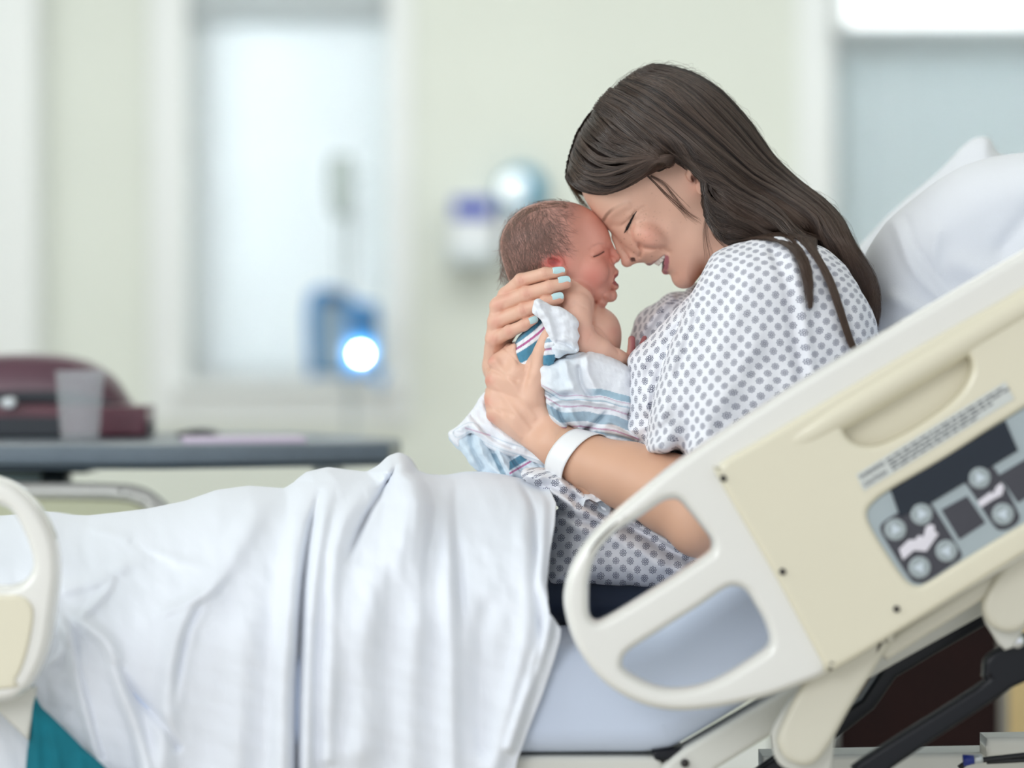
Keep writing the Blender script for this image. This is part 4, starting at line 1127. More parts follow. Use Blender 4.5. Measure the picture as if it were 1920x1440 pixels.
    for fx, fy in [(1169, 449), (1164, 455), (1193, 443), (1220, 482), (1187, 474)]:
        c = mixc(c, LIN['brow'], np.clip(1.4 - np.sqrt((u - fx) ** 2 + (v - fy) ** 2) / 1.3, 0, 1) * 0.55)
    return g, M, (V, Fc, c)

hg, hM, headpart = mother_head()
def on_face(u, v, off=0.0): return np.array([u, v, float(hg.samp(hM, u, v)) - off])

# ---------------------------------------------------------------- hands and arms
def hand_right():
    """the hand that cradles the newborn's neck, back of the hand to the camera"""
    g = G((880, 480, -130), (1090, 790, 130), 1.35)
    Q = lambda *P: [q(*p) for p in P]
    fingers = [
        (Q((949, 553, -46), (977, 526, -76), (1022, 513, -97), (1053, 510.5, -99)), [14.5, 13, 11.6, 9.6]),
        (Q((934, 573, -50), (988, 551, -88), (1031, 538.5, -103), (1062, 530.5, -104)), [15, 13.8, 12.6, 10.6]),
        (Q((930, 604, -48), (981, 583, -86), (1023, 567, -104), (1048, 560, -106)), [14.5, 13, 11.6, 9.8]),
        (Q((925, 637, -40), (955, 622, -74), (982, 610, -90), (1001, 599, -95)), [13.5, 12, 10.4, 8.6])]
    F = None
    for P, R in fingers:
        f = g.chain(P, R, 4)
        k = P[1]; f = smin(f, g.ell((k[0], k[1], k[2] - 2), (R[1] * 0.95, R[1] * 0.95, R[1] * 0.9)), 4)
        F = f if F is None else smin(F, f, 1.6)
    palm = None
    carp = [q(932, 682, -8), q(930, 684, -2), q(928, 688, 6), q(926, 692, 14)]
    for (P, R), cpt in zip(fingers, carp):
        f = g.caps(P[0], cpt, R[0], 17)
        palm = f if palm is None else smin(palm, f, 12)
    palm = smin(palm, g.ell(q(948, 610, -20), (42, 26, 24), 1.9), 12)
    F = smin(F, palm, 6)
    # thumb hidden behind the newborn's head, and the forearm running away behind the newborn
    th = g.chain([q(945, 600, 0), q(958, 550, 40), q(985, 520, 75), q(1010, 505, 92)], [17, 14, 12, 10], 4)
    F = smin(F, th, 8)
    F = smin(F, g.caps(q(930, 688, 4), q(960, 770, 70), 24, 32), 10)
    cr = []
    for (P, R) in fingers:
        for kk, amp in ((1, 0.7), (2, 0.55)):
            kx, ky = P[kk][:2]; amp *= 1.5; dx, dy = P[kk + 1][0] - P[kk - 1][0], P[kk + 1][1] - P[kk - 1][1]; L = math.hypot(dx, dy); nx, ny = -dy / L, dx / L
            for o in (-3.2, 0, 3.2):
                cx, cy_ = kx + dx / L * o, ky + dy / L * o
                cr.append(([(cx - nx * 6, cy_ - ny * 6), (cx, cy_), (cx + nx * 6, cy_ + ny * 6)], 1.2, amp))
    cr.append(([(905, 640), (920, 650), (935, 668)], 3, 0.8)); cr.append(([(940, 590), (930, 630), (925, 670)], 5, -1.0)); cr.append(([(946, 570), (938, 600), (932, 640)], 4, 0.9))
    F = F + ridges(g.U2, g.V2, cr).astype(np.float32)[:, :, None] * (g.w < -20)
    V, Fc = surfnet(F, g); V = relax(V, Fc, 1)
    u, v, w = V.T
    c = np.tile(LIN['hand'], (len(V), 1))
    for P, R in fingers:
        for kk in (0, 1, 2):
            c = mixc(c, LIN['knuckle'], (0.55 if kk < 2 else 0.3) * np.exp(-((u - P[kk][0]) ** 2 + (v - P[kk][1]) ** 2) / (R[kk] * 0.8) ** 2))
        c = mixc(c, LIN['knuckle'], 0.5 * np.exp(-((u - P[3][0]) ** 2 + (v - P[3][1]) ** 2) / 12.0 ** 2))
    return g, g.near(F), (V, Fc, c), fingers

def hand_left():
    g = G((880, 595, -240), (1125, 930, 60), 1.7)
    out = [(966, 644), (950, 650), (934, 659), (921, 668), (914, 680), (919, 694), (911, 712), (913, 734), (909, 756), (913, 776), (921, 792), (946, 812), (975, 832), (1015, 862), (1060, 900), (1105, 940),
           (1135, 870), (1105, 838), (1072, 815), (1040, 775), (1022, 745), (1013, 716), (1014, 690), (1020, 660), (1030, 630), (1022, 622), (1010, 636), (998, 660), (985, 676), (976, 676), (970, 662)]
    wc, = shep([(930, 670, -55), (915, 740, -48), (925, 790, -56), (980, 700, -84), (1015, 650, -106), (975, 780, -84), (1040, 830, -118), (1090, 880, -150), (1020, 720, -100)], g.U2, g.V2, 3, 14)
    D, R = shep([(925, 680, 20, 16), (1015, 645, 15, 13), (950, 740, 26, 24), (985, 790, 32, 28), (1060, 850, 40, 44), (1110, 890, 46, 48), (985, 690, 22, 18)], g.U2, g.V2, 3, 14)
    k = 1 + wc / FPX
    outq = [(960 + (a - 960) * (1 - 0.015), HZ + (b - HZ) * (1 - 0.015)) for a, b in out]
    F = g.inflate(outq, D, R, wc)
    # fingers wrapping round the newborn's back, going away from the camera
    for P, R_ in [([q(935, 688, -56), q(957, 656, -44), q(966, 650, -10)], [14, 12, 10]),
                  ([q(924, 712, -50), q(922, 694, 0), q(950, 676, 42)], [13, 12.5, 10]),
                  ([q(921, 744, -44), q(922, 735, 8), q(952, 720, 48)], [13, 12, 10]),
                  ([q(924, 778, -46), q(930, 776, 0), q(958, 764, 38)], [12, 11, 9])]:
        F = smin(F, g.chain(P, R_, 4), 7)
    F = smin(F, g.chain([q(1000, 745, -104), q(1008, 700, -112), q(1014, 660, -116), q(1028, 625, -112)], [20, 15, 12, 10.5], 5), 8)
    F = smin(F, g.caps(q(1048, 835, -124), q(1120, 880, -165), 40, 46), 12)
    cr = [([(921, 690), (940, 700), (968, 712)], 4, 2.4), ([(915, 728), (940, 735), (965, 745)], 4, 2.2), ([(916, 764), (940, 768), (962, 775)], 4, 2.0),
          ([(930, 676), (960, 720), (1000, 780)], 6, -2.2), ([(918, 712), (950, 750), (990, 800)], 5, -2.0), ([(914, 752), (940, 780), (975, 815)], 5, -1.8),
          ([(978, 676), (984, 684), (982, 692)], 1.6, 1.0), ([(984, 678), (990, 686)], 1.4, 0.8), ([(945, 652), (962, 668), (972, 680)], 2.2, 1.6), ([(990, 720), (1004, 700), (1012, 670)], 6, -1.2)]
    F = F + ridges(g.U2, g.V2, cr).astype(np.float32)[:, :, None] * (g.w < wc.astype(np.float32)[:, :, None])
    V, Fc = surfnet(F, g)
    V = relax(V, Fc, 1)
    u, v, w = V.T
    c = np.tile(LIN['hand'], (len(V), 1))
    c = mixc(c, LIN['arm'], np.clip((u - 1000 + (v - 780)) / 120, 0, 1))
    for kx, ky in [(919, 672), (914, 712), (911, 752), (918, 786)]:
        c = mixc(c, LIN['knuckle'], 0.8 * np.exp(-((u - kx) ** 2 + (v - ky) ** 2) / 11.0 ** 2))
    return g, g.near(F), (V, Fc, c)

def arms():
    g = G((1035, 400, -460), (1640, 1130, 330), 4.0)
    A = [q(1048, 835, -124), q(1100, 865, -155), q(1180, 894, -205), q(1262, 928, -262), q(1312, 968, -300)]
    F = g.chain(A, [40, 49, 61, 71, 64], 14)
    F = smin(F, g.ell(q(1312, 1000, -318), (40, 34, 44)), 16)
    F = smin(F, g.chain([q(1312, 985, -305), q(1385, 830, -270), q(1450, 580, -215)], [54, 58, 62], 12), 22)
    # far arm, collar bones and trunk under the gown
    F = smin(F, g.chain([q(1250, 920, 260), q(1330, 760, 290), q(1400, 560, 230)], [50, 62, 70], 12), 20)
    F = smin(F, g.caps(q(1450, 580, -190), q(1420, 580, 170), 56, 56), 30)
    F = smin(F, g.ell((1440, 780, -10), (250, 105, 180), 1.7), 40)
    F = smin(F, g.caps((1390, 470, 0), (1430, 600, 0), 84, 95), 30)
    F = F[:, :, :]
    V, Fc = surfnet(F, g); V = relax(V, Fc, 2)
    return V, Fc, np.tile(LIN['arm'], (len(V), 1))
def arm_far():
    g = G((940, 700, 20), (1300, 980, 340), 4.0)
    F = g.chain([q(955, 760, 62), q(1100, 850, 170), q(1250, 920, 260)], [30, 40, 48], 10)
    V, Fc = surfnet(F, g)
    return V, Fc, np.tile(LIN['arm'], (len(V), 1))

rg, rM, rpart, rfing = hand_right()
lg, lM, lpart = hand_left()
V, F_, c_ = add_obj_mesh([headpart, rpart, lpart, arms(), arm_far()])
woman = bpy.data.objects.new('woman', None); C.objects.link(woman)
woman.location = toworld([(1400, 1150, 0)])[0]
woman.name = 'person'
setp(woman, 'smiling long-haired person in a flower-print hospital gown, sitting up holding the newborn', 'person')
body = mesh_np('body', toworld(V), F_, m_skin, woman, col=c_)

# teeth: one mesh per tooth
def ellmesh(c, r, ax=None, n=14, m_=10, name='tooth', mat_=None, parent=None, power=2.0):
    th = np.linspace(0, math.pi, m_); ph = np.linspace(0, 2 * math.pi, n, endpoint=False)
    T, Pp = np.meshgrid(th, ph, indexing='ij')
    e = 2.0 / power
    f = lambda x: np.sign(x) * np.abs(x) ** e
    X = np.stack([f(np.sin(T)) * f(np.cos(Pp)) * r[0], f(np.sin(T)) * f(np.sin(Pp)) * r[1], f(np.cos(T)) * r[2]], 2).reshape(-1, 3)
    if ax is not None:
        A = np.array(ax, float); X = X @ A
    X = X + np.array(c)
    F = []
    for i in range(m_ - 1):
        for j in range(n):
            F.append((i * n + j, i * n + (j + 1) % n, (i + 1) * n + (j + 1) % n, (i + 1) * n + j))
    return X, np.array(F)
def frame_of(axis, side):
    a = np.array(axis, float); a /= np.linalg.norm(a); s = np.array(side, float); s = s - a * (a @ s); s /= np.linalg.norm(s)
    return np.array([s, np.cross(a, s), a])
for s in (-1, 1):
    for (u, v, w, tu, tv, tw, rr) in [(1229.5, 491.5, 6.5, 0.1, -0.05, 1, (6.8, 3.6, 9.5)), (1231.5, 488.5, 18.5, 0.35, -0.3, 0.9, (6.0, 4.2, 9.4)), (1235, 484, 31, 0.5, -0.45, 0.75, (6.2, 4.6, 9.8)), (1240.5, 478.5, 42, 0.6, -0.5, 0.6, (6.0, 4.6, 8.0))]:
        X, F = ellmesh((u, v, s * w), rr, frame_of((0.80, 0.60, 0), (tu, tv, s * tw)), power=3.0)
        mesh_np('tooth', toworld(X), F, m_tooth, woman)
# lashes along the closed lid
for s in (-1, 1):
    mb = MB()
    lid = catmull([(1190.5, 399.5), (1185, 408), (1180, 418), (1175.5, 427), (1171.8, 434.5)], 5, False)
    P = []
    for (a, b) in lid:
        p = on_face(a, b, 0.1)
        P.append((p[0], p[1], p[2] * (1 if s < 0 else -1)))
    rr = np.interp(np.linspace(0, 1, len(P)), [0, 0.25, 0.6, 0.85, 1], [0.5, 1.3, 2.5, 3.0, 1.0])
    mb.tube([toworld([p])[0] for p in P], list(rr / S), 8)
    r = random.Random(4)
    for i in range(4, len(P)):
        for k in range(3):
            p = np.array(P[i]) + np.array([r.uniform(-1, 1), r.uniform(-1, 1), 0])
            L = r.uniform(5, 9); q2 = p + np.array([-0.45 * L + r.uniform(-1, 1), 0.75 * L, -s * -0.55 * L * 1.0])
            mid = (p + q2) / 2 + np.array([-1.0, 0.2, s * 0.8])
            mb.tube([toworld([x])[0] for x in (p, mid, q2)], [0.45 / S, 0.35 / S, 0.12 / S], 4)
    mb.build('eyelashes', m_lash, woman, True)

# nails
def nail(g, M, cu, cv, ang, L, Wd, name='fingernail', parent=woman, chips=()):
    n1, n2 = 17, 13
    ca, sa = math.cos(ang), math.sin(ang)
    top = []; 
    for i in range(n1):
        for j in range(n2):
            a = -1 + 2 * i / (n1 - 1); b = -1 + 2 * j / (n2 - 1)
            wd = 1.0 - 0.22 * max(0, -a) ** 3 - 0.35 * max(0, a) ** 4
            x, y = a * L, b * Wd * wd
            x += (0.18 * L) * (1 - b * b) * (1 if a > 0 else 0) * a * 0.6 - 0.14 * L * b * b * (1 if a < 0 else 0)
            uu, vv = cu + ca * x - sa * y, cv + sa * x + ca * y
            ww = float(g.samp(M, uu, vv)) if True else 0
            top.append([uu, vv, ww])
    top = np.array(top).reshape(n1, n2, 3)
    base = np.nanmedian(top[:, n2 // 2, 2])
    tt = np.linspace(-1, 1, n1)[:, None]; bb = np.linspace(-1, 1, n2)[None, :]
    wl = np.polyfit(np.linspace(-1, 1, n1), np.where(np.isnan(top[:, n2 // 2, 2]), base, top[:, n2 // 2, 2]), 1)
    top[:, :, 2] = wl[0] * tt + wl[1] - 1.9 + 0.34 * Wd * bb ** 2 + 0.06 * L * tt ** 2
    low = top.copy(); low[:, :, 2] += 2.2
    P = np.concatenate([top.reshape(-1, 3), low.reshape(-1, 3)]); o = n1 * n2
    F = []
    for i in range(n1 - 1):
        for j in range(n2 - 1):
            a = i * n2 + j; F.append((a, a + n2, a + n2 + 1, a + 1)); F.append((o + a, o + a + 1, o + a + n2 + 1, o + a + n2))
    for i in range(n1 - 1):
        for j in (0, n2 - 1):
            a = i * n2 + j; F.append((a, a + n2, o + a + n2, o + a))
    for j in range(n2 - 1):
        for i in (0, n1 - 1):
            a = i * n2 + j; F.append((a, a + 1, o + a + 1, o + a))
    ob = mesh_np(name, toworld(P), np.array(F), m_nail, parent)
    ob['label'] = 'mint green painted nail'
    return ob
nail(rg, rM, 1046, 510, -0.06, 10.5, 7.2)
nail(rg, rM, 1056, 528.5, -0.10, 10.5, 8.6)
nail(rg, rM, 1044, 558, -0.22, 10.0, 7.8)
nail(rg, rM, 999.5, 600.5, -0.35, 7.5, 6.6)

# ================================================================ GOWN
def gown():
    g = G((970, 430, -400), (1690, 1125, 320), 3.0)
    nr = [q(a, b, -205)[:2] + (d_, r_) for a, b, d_, r_ in [(1213, 845, 122, 24), (1240, 850, 132, 14), (1290, 860, 146, 14), (1340, 868, 150, 14), (1420, 880, 150, 16), (1216, 800, 118, 40), (1240, 730, 112, 70), (1300, 600, 112, 105), (1440, 460, 112, 105), (1600, 600, 112, 105), (1400, 650, 112, 105), (1300, 780, 128, 80), (1420, 780, 130, 100)]]
    nD, nR = shep(nr, g.U2, g.V2, 3, 14)
    def comp(P, wc, D, R): return g.inflate([q(a, b, wc)[:2] for a, b in P], D, R, wc)
    near = comp([(1343, 477), (1380, 457), (1440, 444), (1500, 447), (1560, 475), (1605, 530), (1640, 600), (1650, 680), (1640, 780), (1560, 890), (1450, 884), (1330, 862), (1262, 850), (1213, 846), (1216, 800), (1234, 730), (1262, 650), (1290, 580), (1315, 525)], -205, nD, nR)
    panel = comp([(1345, 474), (1322, 508), (1296, 548), (1262, 585), (1225, 625), (1178, 668), (1180, 700), (1176, 745), (1170, 790), (1150, 800), (1215, 850), (1300, 870), (1420, 760), (1420, 520), (1390, 462)], -100, 105, 75)
    farp = comp([(1378, 470), (1335, 516), (1305, 530), (1262, 548), (1225, 566), (1196, 590), (1184, 620), (1176, 660), (1180, 700), (1196, 790), (1300, 840), (1430, 660)], 95, 125, 70)
    trunk = comp([(1380, 462), (1440, 446), (1540, 466), (1600, 520), (1642, 620), (1655, 760), (1620, 900), (1540, 1100), (1330, 1108), (1230, 1040), (1130, 960), (1180, 800), (1260, 640), (1340, 510)], -10, 190, 120)
    lap = comp([(978, 884), (1000, 878), (1040, 884), (1078, 906), (1112, 936), (1150, 964), (1200, 976), (1262, 1000), (1330, 1034), (1450, 1036), (1560, 1060), (1520, 1110), (1240, 1107), (1100, 1101), (1021, 1098), (1028, 1040), (1038, 985), (1040, 950), (1018, 922), (985, 903)], -115, 112, 60)
    R_near = [([(1352, 480), (1318, 545), (1285, 620), (1256, 700), (1238, 790)], 15, 9), ([(1378, 520), (1345, 600), (1312, 690), (1285, 790), (1275, 850)], 16, -7), ([(1330, 540), (1298, 620), (1270, 700)], 8, -6),
              ([(1450, 470), (1475, 540), (1488, 620), (1500, 700), (1515, 790)], 10, -8), ([(1480, 480), (1500, 560), (1512, 650), (1525, 740)], 10, 6), ([(1420, 640), (1370, 720), (1330, 790), (1305, 850)], 20, 7), ([(1560, 520), (1590, 590), (1600, 650)], 12, -7),
              ([(1240, 800), (1262, 780), (1290, 770)], 10, -4)]
    near = near - ridges(g.U2, g.V2, [([q(a, b, -300)[:2] for a, b in P], s_, a_) for P, s_, a_ in R_near]).astype(np.float32)[:, :, None]
    R_pan = [([(1305, 560), (1262, 612), (1222, 660), (1205, 720)], 10, -7), ([(1270, 590), (1230, 640), (1195, 690), (1205, 760)], 10, 8), ([(1250, 660), (1222, 720), (1212, 800)], 8, -8), ([(1235, 640), (1212, 700), (1206, 770)], 7, 6),
             ([(1200, 740), (1215, 770), (1212, 810)], 6, -6)]
    panel = panel - ridges(g.U2, g.V2, R_pan).astype(np.float32)[:, :, None]
    farp = farp - ridges(g.U2, g.V2, [([(1290, 545), (1240, 600), (1200, 670)], 9, -7), ([(1262, 556), (1220, 600), (1190, 640)], 8, 6), ([(1240, 560), (1205, 600), (1185, 650)], 6, -4)]).astype(np.float32)[:, :, None]
    R_lap = [([(990, 890), (1040, 897), (1080, 920), (1120, 950)], 8, 8), ([(1020, 905), (1060, 925), (1100, 948), (1135, 965)], 6, -8), ([(1035, 925), (1075, 948), (1115, 965), (1150, 985)], 9, 8), ([(1042, 955), (1085, 975), (1125, 985)], 5, -9),
             ([(1050, 975), (1100, 995), (1150, 1010)], 12, 4), ([(1150, 975), (1200, 1000), (1260, 1035), (1310, 1060)], 8, -9), ([(1175, 970), (1240, 1005), (1320, 1048)], 11, 9), ([(1140, 990), (1190, 1025), (1250, 1060), (1300, 1080)], 14, 5), ([(1060, 900), (1075, 925), (1080, 950)], 5, -4)]
    lap = lap - ridges(g.U2, g.V2, [([q(a, b, -210)[:2] for a, b in P], s_, a_) for P, s_, a_ in R_lap]).astype(np.float32)[:, :, None]
    F = smin(near, panel, 2.5); F = smin(F, farp, 5); F = smin(F, trunk, 14); F = smin(F, lap, 5)
    # neck opening and open sleeve mouth
    F = smax(F, -g.caps((1352, 430, 0), (1372, 520, 0), 82, 84), 5)
    F = F - (1.3 * vn2(g.U2, g.V2, 70, 4) + 0.7 * vn2(g.U2, g.V2, 33, 8)).astype(np.float32)[:, :, None] * (g.w < 60)
    V, Fc = surfnet(F, g)
    V = relax(V, Fc, 2)
    u, v, w = V.T
    kk = 1 / (1 + w / FPX); ui = 960 + (u - 960) * kk; vi = HZ + (v - HZ) * kk
    dw = w + 315
    sg = np.tanh((u - 1430) / 70)
    top = np.clip((570 - vi) / 90, 0, 1)
    lapm = np.clip((vi - 860) / 40, 0, 1)
    cu = ui + (0.55 * sg * dw) * (1 - lapm) * (1 - 0.55 * top); cv = vi - 0.75 * dw * top
    cu = cu + 3.0 * vn2(ui, vi, 150, 3); cv = cv + 3.0 * vn2(ui, vi, 140, 6)
    a = np.where(lapm > 0.5, -0.02, 0.10)
    cuv = np.stack([cu * np.cos(a) - cv * np.sin(a), cu * np.sin(a) + cv * np.cos(a)], 1)
    o = mesh_np('hospital_gown', toworld(V), Fc, m_gown, woman, cuv=cuv)
    o['label'] = 'white cotton gown printed with small grey flowers'
    return g, g.near(F - 7.0)
gg, gM = gown()

def shorts():
    g = G((960, 1060, -300), (1560, 1220, 200), 4.0)
    F = g.inflate([q(a, b, -120)[:2] for a, b in [(900, 1060), (1100, 1070), (1240, 1075), (1300, 1080), (1290, 1105), (1240, 1140), (1180, 1176), (1100, 1184), (1040, 1180), (960, 1180), (900, 1160)]], 118, 60, -95)
    V, Fc = surfnet(F, g); V = relax(V, Fc, 2)
    o = mesh_np('shorts', toworld(V), Fc, mat('navy_stretch_cloth', (24, 38, 60), 0.8, sheen=0.2), woman); o['label'] = 'dark navy shorts'
shorts()

# hospital wristband on the near forearm
def wristband():
    A = np.array(q(1067, 868, -140)); B = np.array(q(1098, 850, -160))
    ax = np.array(q(1180, 905, -205)) - np.array(q(1040, 835, -118)); ax /= np.linalg.norm(ax)
    mb_V = []; n = 72; m_ = 9
    C0 = np.array(q(1080, 858, -142))
    e1 = np.cross(ax, [0, 0, 1]); e1 /= np.linalg.norm(e1); e2 = np.cross(ax, e1)
    P = []
    for k in range(n):
        t = 2 * math.pi * k / n
        for j in range(m_):
            s_ = (j / (m_ - 1) - 0.5)
            r = 55.5 + 9.0 * s_ + 0.8 * math.sin(3 * t) + (3 if j in (0, m_ - 1) else 0) * 0
            tilt = 10 * math.cos(t + 0.4)
            P.append(C0 + ax * (s_ * 46 + tilt) + r * (math.cos(t) * e1 + math.sin(t) * e2))
    P = np.array(P); F = []
    for k in range(n):
        for j in range(m_ - 1):
            a = k * m_ + j; b = ((k + 1) % n) * m_ + j
            F.append((a, b, b + 1, a + 1))
    o = mesh_np('wristband', toworld(P), np.array(F), None)
    m = mat('white_wristband_vinyl', (240, 240, 240), 0.3, coat=0.2)
    o.data.materials.append(m)
    md = o.modifiers.new('t', 'SOLIDIFY'); md.thickness = 0.0008
    setp(o, 'white plastic hospital wristband round the wrist nearest the camera', 'wristband')
    # faint printed marks
    mb = MB(); r_ = random.Random(6)
    for (du, dv, L, col) in [(-4, -28, 16, 0), (0, -22, 10, 0), (6, -32, 12, 0)]:
        pass
wristband()

# ================================================================ HAIR OF THE MOTHER
def hair_volume():
    g = G((1050, 105, -190), (1655, 640, 160), 3.0)
    P = [(1068, 342), (1092, 357), (1123, 363), (1155, 357), (1187, 343), (1209, 330), (1228, 335), (1246, 327), (1256, 312), (1262, 302), (1284, 308), (1304, 328), (1318, 348), (1322, 372), (1325, 405), (1342, 438), (1364, 464), (1400, 450), (1440, 444), (1478, 448), (1505, 446),
         (1535, 472), (1560, 508), (1588, 550), (1610, 592), (1626, 622), (1634, 600), (1636, 555), (1627, 522), (1603, 478), (1577, 430), (1542, 386), (1498, 351), (1449, 306), (1397, 233), (1333, 166), (1273, 140), (1224, 130), (1188, 146), (1162, 162), (1132, 190), (1111, 222), (1091, 252), (1079, 286), (1071, 318)]
    N, f = shep([(1100, 300, -92, 92), (1150, 250, -116, 116), (1240, 250, -142, 142), (1330, 230, -130, 130), (1110, 350, -90, 90), (1150, 345, -104, 104), (1210, 315, -124, 124), (1240, 315, -132, 130), (1290, 318, -148, 130), (1310, 345, -150, 120), (1350, 370, -140, 110), (1400, 410, -140, 100),
                 (1450, 430, -165, 90), (1500, 440, -190, 80), (1560, 490, -180, 60), (1605, 560, -150, 40), (1630, 610, -120, 20), (1450, 350, -120, 100), (1520, 400, -140, 80), (1390, 290, -122, 110)], g.U2, g.V2, 3, 14)
    R, = shep([(1123, 363, 12), (1187, 343, 12), (1246, 328, 12), (1318, 350, 12), (1365, 460, 14), (1440, 450, 16), (1540, 480, 18), (1600, 580, 16), (1130, 190, 70), (1186, 145, 80), (1275, 137, 90), (1400, 230, 90), (1460, 310, 80), (1545, 383, 70), (1630, 540, 40), (1069, 320, 34), (1090, 250, 60)], g.U2, g.V2, 3, 10)
    N = blur2(N, 4); f = blur2(f, 4); R = blur2(R, 3)
    F = g.inflate(P, (f - N) / 2, R, (f + N) / 2)
    V, Fc = surfnet(F, g); V = relax(V, Fc, 2)
    return g, g.near(F - 3.5), (V, Fc)
vg, vM, (hV, hF) = hair_volume()

def strands(P, r0, r1, cols):
    """P (n,m,3) in subject units -> verts, quads, colours of three-sided tubes"""
    n, m, _ = P.shape
    T = np.gradient(P, axis=1); T /= np.linalg.norm(T, axis=2)[..., None] + 1e-9
    A = np.cross(T, np.array([0.3, 0.2, 1.0])); A /= np.linalg.norm(A, axis=2)[..., None] + 1e-9
    B = np.cross(T, A)
    R = np.linspace(1, 0, m)[None, :] ** 0.6; R = r1 + (r0 - r1) * R
    V = []
    for k in range(3):
        a = 2 * math.pi * k / 3
        V.append(P + R[..., None] * (math.cos(a) * A + math.sin(a) * B))
    V = np.stack(V, 2).reshape(-1, 3)
    i, j, k = np.meshgrid(np.arange(n), np.arange(m - 1), np.arange(3), indexing='ij')
    b = (i * m + j) * 3
    F = np.stack([b + k, b + (k + 1) % 3, b + 3 + (k + 1) % 3, b + 3 + k], 3).reshape(-1, 4)
    Cc = np.repeat(cols.reshape(n * m, 3), 3, axis=0)
    return V, F, Cc

def resample(P, m):
    P = catmull(P, 8, False)
    L = np.concatenate([[0], np.cumsum(np.linalg.norm(np.diff(P, axis=0), axis=1))])
    t = np.linspace(0, L[-1], m)
    return np.stack([np.interp(t, L, P[:, i]) for i in range(P.shape[1])], 1)

vMs = np.clip(np.where(np.isnan(vM), 25.0, vM), -250, 25)
vGu, vGv = np.gradient(vMs, vg.h)
gMf = blur2(np.where(np.isnan(gM), 60, gM), 2, 1)
def depth_at(U, V_, over):
    """rest a picture-plane strand on the hair volume (and on the gown): returns u, v, w in subject units and the outward normal"""
    w = np.full(U.shape, -100.0)
    for _ in range(4):
        u = 960 + (U - 960) * (1 + w / FPX); v = HZ + (V_ - HZ) * (1 + w / FPX)
        w = vg.samp(vMs, u, v)
        if over:
            b = gg.samp(gMf, u, v) + 1
            lo = np.clip((u - 1365) / 30, 0, 1) * np.clip((v - 438) / 15, 0, 1)
            w = np.where(lo > 0, np.minimum(w, b * lo + (1 - lo) * w), w)
        w = np.clip(w, -340, 12)
    gx, gy = vg.samp(vGu, u, v), vg.samp(vGv, u, v)
    n = np.stack([gx, gy, -np.ones_like(gx)], -1); n /= np.linalg.norm(n, axis=-1)[..., None]
    if over: n = np.where((w < vg.samp(vMs, u, v) - 1)[..., None], np.array([0, 0, -1.0]), n)
    return u, v, w, n
def family(guides, n, m, seed, lift=3.0, spread=1.0, nlock=26, over_gown=False, clump=0.55, c0=(34, 28, 27), c1=(108, 90, 79), tip=None, root_s=0.0):
    r = np.random.default_rng(seed)
    Gd = np.array([resample(gd, m) for gd in guides])
    s = np.sort(r.random(n)) * (len(guides) - 1)
    lock = np.floor(s / (len(guides) - 1) * nlock) ; lo = r.random(nlock + 1); lc = (lock + 0.5) / nlock * (len(guides) - 1)
    t = np.linspace(0, 1, m)
    cl = clump * np.clip(t * 1.6 - 0.2, 0, 1)
    S_ = s[:, None] * (1 - cl)[None] + lc[:, None] * cl[None]
    S_ = S_ + 0.035 * (len(guides) - 1) * np.sin(t[None] * (5 + 3 * lo[lock.astype(int)][:, None]) + lo[lock.astype(int)][:, None] * 9) * np.sin(math.pi * t)[None] * spread
    S_ = np.clip(S_, 0, len(guides) - 1.0001)
    i = S_.astype(int); f = (S_ - i)[..., None]
    idx = np.arange(m)[None].repeat(n, 0)
    P = Gd[i, idx] * (1 - f) + Gd[i + 1, idx] * f
    # uneven roots and tips
    a0 = r.random((n, 1)) * 0.03; a1 = 1 - 0.13 * r.random((n, 1)) ** 1.5
    x = (a0 + (a1 - a0) * t[None]) * (m - 1); xi = np.clip(x.astype(int), 0, m - 2); xf = (x - xi)[..., None]
    ar = np.arange(n)[:, None]; P = P[ar, xi] * (1 - xf) + P[ar, xi + 1] * xf
    P = P + r.normal(0, 1.0, (n, 1, 2)) * spread * (0.4 + 0.8 * t[None, :, None]) + 0.5 * np.sin(t[None, :, None] * r.uniform(6, 16, (n, 1, 1)) + r.uniform(0, 6, (n, 1, 2))) * spread
    u_, v_, w, nr = depth_at(P[..., 0], P[..., 1], over_gown)
    for _ in range(4 if over_gown else 2):
        w[:, 1:-1] = 0.25 * w[:, :-2] + 0.5 * w[:, 1:-1] + 0.25 * w[:, 2:]
    jit = r.random((n, 1)) ** 1.4 * lift + 0.6
    lh = lo[lock.astype(int)][:, None] * 4.5 * np.sin(math.pi * np.clip(t * 0.9 + 0.05, 0, 1))[None]
    if over_gown: lh = lh + 3
    Q = np.stack([u_, v_, w], 2) + nr * (jit + lh)[..., None]
    tone = np.clip(0.35 * lo[lock.astype(int)] + 0.65 * r.random(n) ** 2.2, 0, 1)
    A = np.array(lin(c0)); Bc = np.array(lin(c1)); col = A[None] * (1 - tone[:, None]) + Bc[None] * tone[:, None]
    tipc = np.array(lin(tip or (104, 80, 66)))
    tt = np.clip((t - 0.55) / 0.45, 0, 1)[None, :, None] * 0.55
    cols = col[:, None, :] * (1 - tt) + tipc[None, None] * tt
    return Q, cols

